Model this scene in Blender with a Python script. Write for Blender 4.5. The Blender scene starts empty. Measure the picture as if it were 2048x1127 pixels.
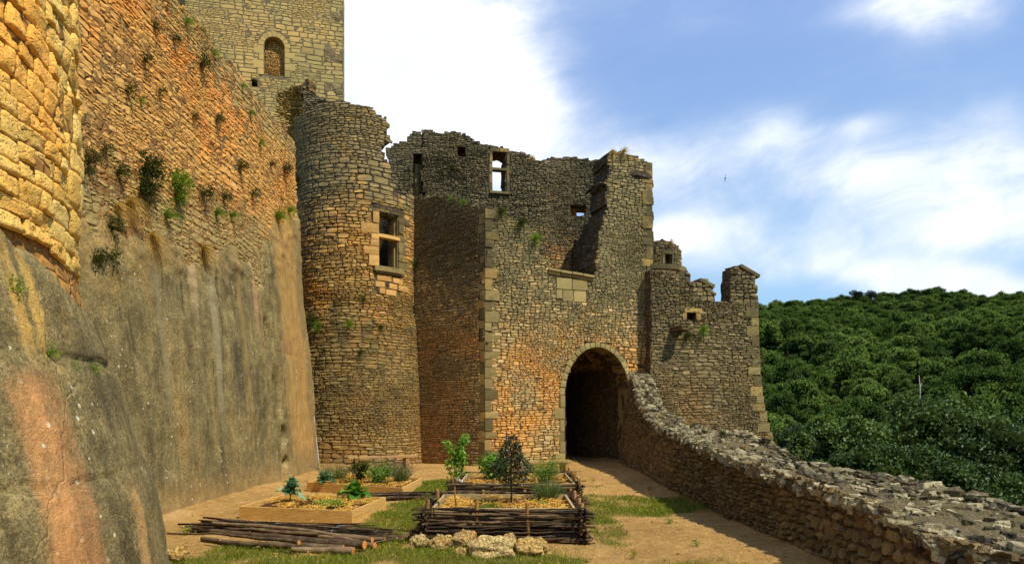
import bpy, math, random
import numpy as np
from mathutils import Vector

# ------------------------------------------------------------------ camera, sky, sun, exposure
sc = bpy.context.scene
C = sc.collection
EYE = 1.65; F = 1334.0; CX = 1024.0; HZ = 830.0
cam = bpy.data.objects.new('camera', bpy.data.cameras.new('camera')); C.objects.link(cam)
cam.location = (0, 0, EYE); cam.rotation_euler = (math.radians(90), 0, 0)
cam.data.sensor_width = 36; cam.data.lens = 36 * F / 2048
cam.data.shift_y = (HZ - 563.5) / 2048
cam.data.clip_start = .05; cam.data.clip_end = 3000
sc.camera = cam

SUN = Vector((.56, -.44, 1.0)).normalized()
sl = bpy.data.lights.new('sun', 'SUN'); sl.energy = 3.9; sl.angle = math.radians(.6); sl.color = (1, .92, .78)
so = bpy.data.objects.new('sun', sl); C.objects.link(so)
so.rotation_euler = SUN.to_track_quat('Z', 'Y').to_euler(); so.location = (30, -20, 40)

sc.view_settings.view_transform = 'Standard'; sc.view_settings.look = 'None'
sc.view_settings.exposure = 0.50; sc.view_settings.gamma = 1
SKY_STRENGTH = .15

def lin(h):
    h = h.lstrip('#'); r = []
    for i in (0, 2, 4):
        c = int(h[i:i+2], 16) / 255
        r.append(c / 12.92 if c <= .04045 else ((c + .055) / 1.055) ** 2.4)
    return (r[0], r[1], r[2], 1)

class NT:
    def __init__(s, tree): s.t = tree; s.n = tree.nodes; s.l = tree.links; s.n.clear()
    def put(s, sock, v):
        if v is None: return
        if hasattr(v, 'is_output'): s.l.new(v, sock)
        else: sock.default_value = v
    def node(s, k, **kw):
        n = s.n.new(k)
        for a, b in kw.items(): setattr(n, a, b)
        return n
    def math(s, op, a, b=None, c=None, clamp=False):
        n = s.node('ShaderNodeMath', operation=op, use_clamp=clamp)
        s.put(n.inputs[0], a); s.put(n.inputs[1], b); s.put(n.inputs[2], c); return n.outputs[0]
    def vmath(s, op, a, b=None):
        n = s.node('ShaderNodeVectorMath', operation=op)
        s.put(n.inputs[0], a); s.put(n.inputs[1], b); return n.outputs[0]
    def mix(s, f, a, b, mode='MIX'):
        n = s.node('ShaderNodeMix', data_type='RGBA', blend_type=mode)
        s.put(n.inputs[0], f); s.put(n.inputs[6], a); s.put(n.inputs[7], b); return n.outputs[2]
    def noise(s, vec, scale, detail=4, rough=.55, dist=0):
        n = s.node('ShaderNodeTexNoise'); s.put(n.inputs['Vector'], vec)
        n.inputs['Scale'].default_value = scale; n.inputs['Detail'].default_value = detail
        n.inputs['Roughness'].default_value = rough; n.inputs['Distortion'].default_value = dist
        return n.outputs[0]
    def noisec(s, vec, scale, detail=3):
        n = s.node('ShaderNodeTexNoise'); s.put(n.inputs['Vector'], vec)
        n.inputs['Scale'].default_value = scale; n.inputs['Detail'].default_value = detail
        return n.outputs[1]
    def voro(s, vec, scale, feature='F1', rnd=1):
        n = s.node('ShaderNodeTexVoronoi', feature=feature); s.put(n.inputs['Vector'], vec)
        n.inputs['Scale'].default_value = scale; n.inputs['Randomness'].default_value = rnd
        return n
    def step(s, v, a, b, lo=0., hi=1.):
        n = s.node('ShaderNodeMapRange', interpolation_type='SMOOTHSTEP'); s.put(n.inputs[0], v)
        n.inputs[1].default_value = a; n.inputs[2].default_value = b
        n.inputs[3].default_value = lo; n.inputs[4].default_value = hi; return n.outputs[0]
    def ramp(s, f, stops):
        n = s.node('ShaderNodeValToRGB'); cr = n.color_ramp
        while len(cr.elements) < len(stops): cr.elements.new(.5)
        for e, (p, c) in zip(cr.elements, stops): e.position = p; e.color = c
        s.put(n.inputs[0], f); return n.outputs[0]
    def sep(s, v):
        n = s.node('ShaderNodeSeparateXYZ'); s.put(n.inputs[0], v); return n.outputs
    def comb(s, x, y, z):
        n = s.node('ShaderNodeCombineXYZ'); s.put(n.inputs[0], x); s.put(n.inputs[1], y); s.put(n.inputs[2], z); return n.outputs[0]
    def attr(s, name):
        return s.node('ShaderNodeAttribute', attribute_name=name).outputs['Fac']
    def pos(s): return s.node('ShaderNodeNewGeometry').outputs['Position']
    def bump(s, h, strength, dist=.02, nrm=None):
        n = s.node('ShaderNodeBump'); s.put(n.inputs['Height'], h); n.inputs['Strength'].default_value = strength
        n.inputs['Distance'].default_value = dist
        if nrm is not None: s.put(n.inputs['Normal'], nrm)
        return n.outputs[0]

# world: Nishita sky with thin summer clouds laid out by direction
w = bpy.data.worlds.new('World'); sc.world = w; w.use_nodes = True
T = NT(w.node_tree)
sky = T.node('ShaderNodeTexSky', sky_type='NISHITA', sun_disc=False)
sky.sun_elevation = math.asin(SUN.z); sky.sun_rotation = math.atan2(SUN.x, SUN.y)
sky.air_density = 1.0; sky.dust_density = .3; sky.ozone_density = 2.2; sky.altitude = 200
tc = T.node('ShaderNodeTexCoord').outputs['Generated']
x, y, z = T.sep(tc)
ya = T.math('MAXIMUM', T.math('ABSOLUTE', y), .12)
su = T.math('DIVIDE', x, ya); sv = T.math('DIVIDE', z, ya)
def skyblob(px, py, rx, ry, rot=0):
    u0 = (px - CX) / F; v0 = (HZ - py) / F
    du = T.math('SUBTRACT', su, u0); dv = T.math('SUBTRACT', sv, v0)
    c, s_ = math.cos(rot), math.sin(rot)
    a = T.math('ADD', T.math('MULTIPLY', du, c * F / rx), T.math('MULTIPLY', dv, s_ * F / rx))
    b = T.math('ADD', T.math('MULTIPLY', du, -s_ * F / ry), T.math('MULTIPLY', dv, c * F / ry))
    q = T.math('ADD', T.math('MULTIPLY', a, a), T.math('MULTIPLY', b, b))
    return T.math('POWER', 2.718, T.math('MULTIPLY', q, -1))
pl = T.comb(su, sv, 0)
wr = T.noisec(pl, 2.2, 3)
plw = T.vmath('ADD', pl, T.vmath('MULTIPLY', T.vmath('SUBTRACT', wr, (.5, .5, .5)), (.35, .22, 0)))
def stretch(rot, a, b):
    c, s_ = math.cos(rot), math.sin(rot)
    X, Y, _ = T.sep(plw)
    return T.comb(T.math('ADD', T.math('MULTIPLY', X, c * a), T.math('MULTIPLY', Y, s_ * a)),
                  T.math('ADD', T.math('MULTIPLY', X, -s_ * b), T.math('MULTIPLY', Y, c * b)), 0)
wisp = T.noise(stretch(.30, 1.1, 3.6), 2.0, 9, .62)
puff = T.noise(plw, 3.2, 8, .6)
blobs = [(800, 110, 210, 200, 0, 1.5), (700, 260, 330, 130, 0, .9), (1010, 150, 110, 230, 0, .25), (1640, 340, 300, 80, -.1, .55), (1950, 360, 240, 110, 0, .52), (1540, 270, 60, 45, .4, .5), (1700, 255, 90, 22, .2, .25),
         (1360, 470, 130, 45, .1, .8), (1900, 570, 240, 42, -.12, 1.0), (1850, 20, 140, 50, 0, .6), (1180, 345, 230, 70, 0, .50),
         (1800, 470, 420, 60, .05, .4), (1250, 20, 220, 60, 0, .18)]
den = None
for (px, py, rx, ry, ro, am) in blobs:
    v = T.math('MULTIPLY', skyblob(px, py, rx, ry, ro), am)
    den = v if den is None else T.math('ADD', den, v)
nz = T.math('ADD', T.math('MULTIPLY', wisp, 1.3), T.math('MULTIPLY', puff, .7))
m = T.math('MULTIPLY', T.math('ADD', den, .15), T.math('POWER', nz, 1.9))
mask = T.step(m, .10, 1.0)
up = T.step(z, -.02, .03)
skyc = T.mix(.78, sky.outputs[0], T.mix(T.step(z, .10, .52), (1.6, 2.85, 4.2, 1), (1.35, 2.15, 4.0, 1)))
cc = T.mix(T.step(puff, .3, .7), (4.3, 4.75, 5.4, 1), (5.7, 5.75, 5.8, 1))
col = T.mix(T.math('MULTIPLY', mask, up), skyc, cc)
bg = T.node('ShaderNodeBackground'); T.put(bg.inputs[0], col); bg.inputs[1].default_value = SKY_STRENGTH
T.l.new(bg.outputs[0], T.node('ShaderNodeOutputWorld').inputs[0])

# ------------------------------------------------------------------ numpy helpers
def rng(s): return np.random.default_rng(s)
def h3(ix, iy, iz):
    n = (ix * 374761393 + iy * 668265263 + iz * 1274126177) & 0xffffffff
    n = ((n ^ (n >> 13)) * 1274126177) & 0xffffffff
    return ((n ^ (n >> 16)) & 0xffff) / 65535.0
def vn(p, scale=1., seed=0):
    p = np.asarray(p, float) * scale + seed * 17.31
    i = np.floor(p).astype(np.int64); f = p - i; f = f * f * (3 - 2 * f)
    r = 0
    for a in (0, 1):
        for b in (0, 1):
            for c in (0, 1):
                wgt = (f[..., 0] if a else 1 - f[..., 0]) * (f[..., 1] if b else 1 - f[..., 1]) * (f[..., 2] if c else 1 - f[..., 2])
                r = r + wgt * h3(i[..., 0] + a, i[..., 1] + b, i[..., 2] + c)
    return r * 2 - 1
def fbm(p, scale, octv=4, seed=0, g=.5):
    r = 0; a = 1
    for k in range(octv):
        r = r + a * vn(p, scale * 2 ** k, seed + k); a *= g
    return r
def P3(a, b, c=0.):
    a, b = np.broadcast_arrays(np.asarray(a, float), np.asarray(b, float))
    return np.stack([a, b, np.zeros_like(a) + c], -1)
def inpoly(u, v, poly):
    r = np.zeros(np.shape(u), bool); n = len(poly)
    for i in range(n):
        x0, y0 = poly[i]; x1, y1 = poly[(i + 1) % n]
        if y0 == y1: continue
        c = ((y0 > v) != (y1 > v)) & (u < (x1 - x0) * (v - y0) / (y1 - y0) + x0)
        r ^= c
    return r
def nrm(v): return v / np.maximum(np.linalg.norm(v, axis=-1, keepdims=True), 1e-9)

def W(px, py, Y): return np.array(((px - CX) / F * Y, Y, EYE + (HZ - py) / F * Y))
def G0(px, py, z=0.):                                     # point at height z seen at a photo pixel
    Y = (EYE - z) * F / (py - HZ); return np.array(((px - CX) / F * Y, Y, z))

class Geo:
    def __init__(s): s.V = []; s.F = []; s.M = []; s.R = []; s.n = 0
    def add(s, V, faces, mat=0, rnd=0.):
        V = np.asarray(V, float).reshape(-1, 3)
        s.V.append(V); s.R.append(np.zeros(len(V)) + rnd)
        if not isinstance(faces, list): faces = [faces]
        for f in faces:
            f = np.asarray(f, np.int64)
            if f.size: s.F.append(f + s.n); s.M.append(np.zeros(len(f), np.int32) + mat)
        s.n += len(V)
    def build(s, name, mats, parent=None, smooth=True, at=None, data_only=False):
        V = np.concatenate(s.V); R = np.concatenate(s.R)
        org = np.zeros(3)
        if parent is not None: org = np.array(parent.get('_o', (0, 0, 0)))
        loc = np.array(at if at is not None else (org if parent is None else org))
        if parent is None and at is not None: V = V - loc
        elif parent is not None: V = V - org
        me = bpy.data.meshes.new(name)
        me.vertices.add(len(V)); me.vertices.foreach_set('co', V.astype(np.float32).ravel())
        tot = np.concatenate([np.full(len(f), f.shape[1]) for f in s.F])
        li = np.concatenate([f.ravel() for f in s.F])
        me.loops.add(len(li)); me.loops.foreach_set('vertex_index', li.astype(np.int32))
        me.polygons.add(len(tot))
        st = np.concatenate([[0], np.cumsum(tot)[:-1]])
        me.polygons.foreach_set('loop_start', st.astype(np.int32))
        me.polygons.foreach_set('material_index', np.concatenate(s.M))
        me.polygons.foreach_set('use_smooth', np.full(len(tot), smooth))
        a = me.attributes.new('rnd', 'FLOAT', 'POINT'); a.data.foreach_set('value', R.astype(np.float32))
        me.update(calc_edges=True); me.validate()
        for m_ in (mats if isinstance(mats, (list, tuple)) else [mats]): me.materials.append(m_)
        o = bpy.data.objects.new(name, me); C.objects.link(o)
        if parent is not None: o.parent = parent
        elif at is not None: o.location = loc
        return o

def tag(o, label=None, cat=None, group=None, kind=None):
    if label: o['label'] = label
    if cat: o['category'] = cat
    if group: o['group'] = group
    if kind: o['kind'] = kind
    return o
def thing(name, label, cat, loc=(0, 0, 0), group=None):
    o = bpy.data.objects.new(name, None); C.objects.link(o); o.location = tuple(float(a) for a in loc)
    o.empty_display_size = .2
    o['_o'] = [float(a) for a in loc]
    return tag(o, label, cat, group)
def copy_tree(o, parent=None):
    c = o.copy(); C.objects.link(c)
    if parent is not None: c.parent = parent
    for ch in list(o.children): copy_tree(ch, c)
    return c

# primitives ---------------------------------------------------------
def tube(G, pts, rad, n=7, mat=0, rnd=0., cap=True):
    pts = np.asarray(pts, float); k = len(pts); rad = np.zeros(k) + rad
    t = nrm(np.gradient(pts, axis=0)); ref = np.array((0, 0, 1.)) if abs(t[0][2]) < .9 else np.array((1., 0, 0))
    a = nrm(np.cross(t, ref)); b = np.cross(t, a)
    th = np.arange(n) / n * 2 * np.pi
    V = pts[:, None] + rad[:, None, None] * (a[:, None] * np.cos(th)[None, :, None] + b[:, None] * np.sin(th)[None, :, None])
    i = np.arange(k - 1)[:, None] * n; j = np.arange(n)[None]
    q = np.stack([i + j, i + (j + 1) % n, i + n + (j + 1) % n, i + n + j], -1).reshape(-1, 4)
    fs = [q[:, ::-1]]
    if cap: fs += [np.arange(n)[None], (np.arange(n) + (k - 1) * n)[None, ::-1]]
    G.add(V, fs, mat, rnd)
def obox(G, c, ax, ay, az, mat=0, rnd=0., bev=.006):
    """bevelled box: centre and three half-axis vectors"""
    c = np.asarray(c, float); A = [np.asarray(a, float) for a in (ax, ay, az)]
    L = [np.linalg.norm(a) for a in A]; U = [a / l for a, l in zip(A, L)]
    vs = []; idx = {}
    for sx in (-1, 1):
        for sy in (-1, 1):
            for sz in (-1, 1):
                for k in range(3):
                    s = (sx, sy, sz); p = c.copy()
                    for m_ in range(3): p = p + U[m_] * s[m_] * (L[m_] - (0 if m_ == k else min(bev, L[m_] * .4)))
                    idx[(sx, sy, sz, k)] = len(vs); vs.append(p)
    f4 = []; f3 = []
    for k in range(3):
        o = [m_ for m_ in range(3) if m_ != k]
        for s in (-1, 1):
            q = []
            for (a, b) in ((-1, -1), (1, -1), (1, 1), (-1, 1)):
                t = [0, 0, 0]; t[k] = s; t[o[0]] = a; t[o[1]] = b; q.append(idx[(*t, k)])
            f4.append(q)
    for k in range(3):
        o = [m_ for m_ in range(3) if m_ != k]
        for a in (-1, 1):
            for b in (-1, 1):
                q = []
                for s in (-1, 1):
                    t = [0, 0, 0]; t[k] = s; t[o[0]] = a; t[o[1]] = b
                    q += [(idx[(*t, o[0])], idx[(*t, o[1])])]
                f4.append([q[0][0], q[0][1], q[1][1], q[1][0]])
    for sx in (-1, 1):
        for sy in (-1, 1):
            for sz in (-1, 1): f3.append([idx[(sx, sy, sz, k)] for k in range(3)])
    vs = np.array(vs)
    def fix(fs):
        out = []
        for q in fs:
            p = vs[q]; n_ = np.cross(p[1] - p[0], p[2] - p[0])
            out.append(q if np.dot(n_, p.mean(0) - c) > 0 else q[::-1])
        return np.array(out)
    G.add(vs, [fix(f4), fix(f3)], mat, rnd)
def leaves(G, pos, d, up, L, Wd, mat=0, rnd=0., fold=.25):
    """folded diamond leaves; two triangles each"""
    n = len(pos); d = nrm(d); s = nrm(np.cross(d, up)); u = np.cross(s, d)
    L = (np.zeros(n) + L)[:, None]; Wd = (np.zeros(n) + Wd)[:, None]
    V = np.stack([pos, pos + d * L * .45 + s * Wd * .5 + u * Wd * fold, pos + d * L - u * L * .15, pos + d * L * .45 - s * Wd * .5 + u * Wd * fold], 1)
    b = np.arange(n)[:, None] * 4
    G.add(V, np.concatenate([b + [0, 1, 2], b + [0, 2, 3]]), mat, np.repeat(np.zeros(n) + rnd, 4))
def rdir(R, n): return nrm(R.normal(size=(n, 3)))
def sphere_grid(nu, nv):
    th = np.arange(nu) / nu * 2 * np.pi; ph = np.linspace(0, np.pi, nv)
    V = np.stack([np.sin(ph)[:, None] * np.cos(th), np.sin(ph)[:, None] * np.sin(th), np.cos(ph)[:, None] + 0 * th], -1)
    i = np.arange(nv - 1)[:, None] * nu; j = np.arange(nu)[None]
    q = np.stack([i + j, i + nu + j, i + nu + (j + 1) % nu, i + (j + 1) % nu], -1).reshape(-1, 4)
    return V.reshape(-1, 3), q

# ------------------------------------------------------------------ wall surfaces
class Flat:
    def __init__(s, o, d):
        s.o = np.array(o, float); s.d = nrm(np.array(d, float)); s.n = np.array((s.d[1], -s.d[0]))
        s.s = 1
    def P(s, u, v, d):
        u, v, d = np.broadcast_arrays(np.asarray(u, float), v, d)
        return np.stack([s.o[0] + u * s.d[0] + d * s.n[0], s.o[1] + u * s.d[1] + d * s.n[1], v], -1)
    def uv(s, px, py):
        k = (px - CX) / F; u = (k * s.o[1] - s.o[0]) / (s.d[0] - k * s.d[1])
        Y = s.o[1] + u * s.d[1]; return (u, EYE + (HZ - py) / F * Y)
class Cyl:
    """u = reference radius * angle, angle 0 towards the camera, increasing to the right"""
    def __init__(s, c, rz, rr):
        s.c = np.array(c, float); s.rz = rz; s.rr = rr
        s.a0 = math.atan2(-s.c[1], -s.c[0])
    def R(s, v): return np.interp(v, [a for a, b in s.rz], [b for a, b in s.rz])
    def P(s, u, v, d):
        u, v, d = np.broadcast_arrays(np.asarray(u, float), v, d)
        a = s.a0 + u / s.rr; r = s.R(v) + d
        return np.stack([s.c[0] + r * np.cos(a), s.c[1] + r * np.sin(a), v], -1)
    def uv(s, px, py):
        k = (px - CX) / F; dr = np.array((k, 1.)); dr /= np.linalg.norm(dr)
        z = 5.
        for _ in range(4):
            r = float(s.R(z)); b = dr @ s.c; disc = r * r - (s.c @ s.c - b * b)
            t = b - math.sqrt(max(disc, 0)); p = dr * t; z = EYE + (HZ - py) / F * p[1]
        a = math.atan2(p[1] - s.c[1], p[0] - s.c[0]) - s.a0
        a = (a + math.pi) % (2 * math.pi) - math.pi
        return (a * s.rr, z)
def upoly(S, pts): return [S.uv(*p) for p in pts]

def cut(u0, u1, v0, v1, hmin, hmax, wmin, wmax, R):
    out = []; zone = [1.]
    zs_ = R.uniform(0, 50)
    def rec(a, b, c, d):
        z_ = zone[0]; w_, h = (b - a) / z_, (d - c) / z_
        if h > hmax or (h > 1.9 * hmin and R.random() < .33):
            f = c + (d - c) * R.uniform(.34, .66); rec(a, b, c, f); rec(a, b, f, d)
        elif w_ > wmax or (w_ > 2.2 * wmin and R.random() < .3) or (w_ > 4.2 * h and w_ > 2 * wmin):
            f = a + (b - a) * R.uniform(.3, .7); rec(a, f, c, d); rec(f, b, c, d)
        else: out.append((a, b, c, d))
    v = v0
    while v < v1:
        h = R.uniform(1.1, 2.1) * hmax; u = u0 - R.uniform(0, wmax)
        while u < u1:
            w_ = R.uniform(1.0, 2.4) * wmax; zone[0] = float(np.clip(1.05 + .75 * vn(P3(u * .55, v * .55, zs_), 1.), .62, 1.75)); rec(u, u + w_, v, v + h); u += w_
        v += h
    return np.array(out)
def clip_holes(B, holes):
    for (a, b, c, d) in holes:
        keep = []
        for q in B:
            if q[1] <= a or q[0] >= b or q[3] <= c or q[2] >= d: keep.append(q); continue
            opts = [(q[0], min(q[1], a), q[2], q[3]), (max(q[0], b), q[1], q[2], q[3]), (q[0], q[1], q[2], min(q[3], c)), (q[0], q[1], max(q[2], d), q[3])]
            opts = [o for o in opts if o[1] - o[0] > .05 and o[3] - o[2] > .035]
            if opts: keep.append(max(opts, key=lambda o: (o[1] - o[0]) * (o[3] - o[2])))
        B = np.array(keep)
    return B
SPR = np.array([-1, -.88, 0, .88, 1.])
def lay(G, P, B, relief=.04, gap=.016, R=None, mat=0, warp=.03, rough=.2, roundc=.18, base=-.03, s5=SPR, tilt=.35, rr=(0, 1), lumpy=0.):
    """lay stones (u0,u1,v0,v1) on surface P as individually shaped blocks"""
    n = len(B)
    if n == 0: return
    t5 = s5; k = len(s5)
    S, Tt = np.meshgrid(s5, t5, indexing='ij'); S = S.ravel()[None]; Tt = Tt.ravel()[None]
    hw = ((B[:, 1] - B[:, 0] - gap) / 2)[:, None]; hv = ((B[:, 3] - B[:, 2] - gap) / 2)[:, None]
    cu = ((B[:, 1] + B[:, 0]) / 2)[:, None]; cv = ((B[:, 3] + B[:, 2]) / 2)[:, None]
    c1 = roundc * R.uniform(.2, 1.6, (n, 1)); c2 = roundc * R.uniform(.2, 1.6, (n, 1))
    a = R.uniform(-1, 1, (n, 4)) * roundc * .9; th_ = R.normal(size=(n, 1)) * roundc * .22
    x_ = S * (1 - c1 * Tt ** 2) + a[:, 0:1] * Tt * .5 * np.minimum(1, hv / hw) + a[:, 1:2] * (1 - Tt ** 2) * np.abs(S) * .3
    y_ = Tt * (1 - c2 * S ** 2) + a[:, 2:3] * S * .7
    x_, y_ = x_ - th_ * y_ * hv / hw, y_ + th_ * x_ * np.minimum(hw / hv, 2)
    u = cu + hw * x_; v = cv + hv * y_
    if warp:
        p = P3(u, v); wv = vn(p, .9, 3) * warp + vn(p, 2.3, 5) * warp * .5; u2 = u + vn(p, 1.1, 9) * warp; v = v + wv; u = u2
    m_ = np.maximum(np.abs(S), np.abs(Tt))
    top = relief * R.uniform(.35, 1.35, (n, 1)) + relief * tilt * (S * R.uniform(-1, 1, (n, 1)) + Tt * R.uniform(-1, 1, (n, 1)))
    if lumpy: top = top + lumpy * (fbm(P3(u, v), 5, 3, 4) * .6 + .5 * vn(P3(u, v), 17, 8))
    fl = np.clip(.62 + 1.1 * vn(P3(cu, cv, 3.3), .8), .12, 1.15); top = top * (.55 + .45 * fl)
    d = np.where(m_ > .97, base * fl, top * np.where(m_ > .7, .8, 1.) + R.normal(size=(n, k * k)) * relief * rough)
    V = P(u, v, d)
    i, j = np.meshgrid(np.arange(k - 1), np.arange(k - 1), indexing='ij'); i = i.ravel(); j = j.ravel()
    q = np.stack([i * k + j, (i + 1) * k + j, (i + 1) * k + j + 1, i * k + j + 1], -1)
    # orientation test
    p0 = V[0]; c_ = k * k // 2; nn = np.cross(p0[c_ + k] - p0[c_], p0[c_ + 1] - p0[c_]); out = P(cu[0], cv[0], .1)[0] - P(cu[0], cv[0], 0.)[0]
    if np.dot(nn, out) < 0: q = q[:, ::-1]
    q = (np.arange(n)[:, None, None] * k * k + q[None]).reshape(-1, 4)
    rn = R.uniform(rr[0], rr[1], n)
    G.add(V, q, mat, np.repeat(rn, k * k))
def slab(G, P, u0, u1, v0, v1, inside, T_, cell=.1, mat=1, amp=.02, back=True, seed=0, d0=0., tback=None):
    """mortar body of a wall: front sheet, back sheet and the broken edges between them"""
    nu = max(2, int((u1 - u0) / cell)); nv = max(2, int((v1 - v0) / cell))
    us = np.linspace(u0, u1, nu + 1); vs = np.linspace(v0, v1, nv + 1)
    U, Vv = np.meshgrid(us, vs, indexing='ij')
    cu = (us[1:] + us[:-1]) / 2; cv = (vs[1:] + vs[:-1]) / 2
    CU, CV = np.meshgrid(cu, cv, indexing='ij'); M = inside(CU, CV)
    j = P3(U, Vv, seed)
    Uj = U + vn(j, 7, 1) * cell * .45; Vj = Vv + vn(j, 7, 2) * cell * .45
    layers = []; ks = [0] + ([1, 2, 3] if back else [])
    for k in ks:
        dd = d0 - T_ * k / 3 + vn(j, 4, 3 + k) * amp
        uu = Uj + (vn(P3(U, Vv, k * 7.7), 5, 4) * .07 * (1 if 0 < k else 0)); ww = Vj + (vn(P3(U, Vv, k * 9.1), 5, 8) * .07 * (1 if 0 < k else 0))
        layers.append(P(uu, ww, dd))
    N = (nu + 1) * (nv + 1)
    idx = np.arange(N).reshape(nu + 1, nv + 1)
    a, b, c, d = idx[:-1, :-1][M], idx[1:, :-1][M], idx[1:, 1:][M], idx[:-1, 1:][M]
    q = np.stack([a, b, c, d], -1)
    L0 = layers[0].reshape(-1, 3); nn = np.cross(L0[q[0][1]] - L0[q[0][0]], L0[q[0][3]] - L0[q[0][0]])
    mu, mv = U.ravel()[q[0][0]], Vv.ravel()[q[0][0]]
    out = P(mu, mv, .1) - P(mu, mv, 0.); flip = np.dot(nn, out) < 0
    if flip: q = q[:, ::-1]
    fs = [q]
    if back:
        fs.append(q[:, ::-1] + 3 * N)
        pad = np.zeros((nu + 2, nv + 2), bool); pad[1:-1, 1:-1] = M
        def side(m_, a0, b0):
            e0, e1 = a0[m_], b0[m_]
            for k in range(3):
                s_ = np.stack([e0 + k * N, e1 + k * N, e1 + (k + 1) * N, e0 + (k + 1) * N], -1)
                fs.append(s_ if flip else s_[:, ::-1])
        side(M & ~pad[1:-1, :-2], idx[:-1, :-1], idx[1:, :-1]); side(M & ~pad[1:-1, 2:], idx[1:, 1:], idx[:-1, 1:])
        side(M & ~pad[:-2, 1:-1], idx[:-1, 1:], idx[:-1, :-1]); side(M & ~pad[2:, 1:-1], idx[1:, :-1], idx[1:, 1:])
    G.add(np.concatenate([l.reshape(-1, 3) for l in layers]), fs, mat, .5)
def arch_slices(cu, sp, a, b, extra, n=9):
    """rectangles that together cover an arched opening"""
    r = [(cu - a - extra, cu + a + extra, -9, sp)]
    for i in range(n):
        y0 = (b + extra) * i / n; hw = (a + extra) * math.sqrt(max(0, 1 - ((i + .35) / n) ** 2))
        r.append((cu - hw, cu + hw, sp + y0, sp + (b + extra) * (i + 1) / n))
    return r
def masonry(name, S, poly, mats, parent, size=(.06, .15, .12, .36), relief=.035, T_=.7, seed=1, holes=(), skip=None, ragged=.06, gap=.014, cell=.1,
            warp=.03, back=True, rough=.2, roundc=.18, extra=None, G=None, build=True, solid=None):
    R = rng(seed); G = G or Geo()
    us = [p[0] for p in poly]; vs = [p[1] for p in poly]
    u0, u1, v0, v1 = min(us), max(us), min(vs), max(vs)
    def ins(u, v, rag=ragged):
        q = P3(np.floor(u / .22) * .22, np.floor(v / .13) * .13, seed)
        return inpoly(u + vn(q, 3.1, 6) * rag, v + vn(q, 3.1, 7) * rag, poly)
    B = cut(u0, u1, v0, v1, *size, R)
    B[:, 0] = np.maximum(B[:, 0], u0); B[:, 1] = np.minimum(B[:, 1], u1); B = B[B[:, 1] - B[:, 0] > .05]
    B = clip_holes(B, list(holes) + list(skip or []))
    cu = (B[:, 0] + B[:, 1]) / 2; cv = (B[:, 2] + B[:, 3]) / 2
    B = B[ins(cu, cv)]
    lay(G, S.P, B, relief, gap, R, 0, warp, rough, roundc)
    def insb(u, v):
        r = ins(u, v)
        for (a, b, c, d) in (solid if solid is not None else holes): r &= ~((u > a) & (u < b) & (v > c) & (v < d))
        return r
    slab(G, S.P, u0 - .1, u1 + .1, v0 - .1, v1 + .1, insb, T_, cell, 1, .012, back, seed)
    if build: return G.build(name, mats, parent, False)
    return G
ASH = np.array([-1, -.95, 0, .95, 1.])
def ashlar(G, P, B, relief=.05, R=None, gap=.008, mat=0, rr=(0, 1), warp=0, base=-.03, rough=.05):
    lay(G, P, np.array(B, float), relief, gap, R, mat, warp, rough, .015, base, ASH, .08, rr)

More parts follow.
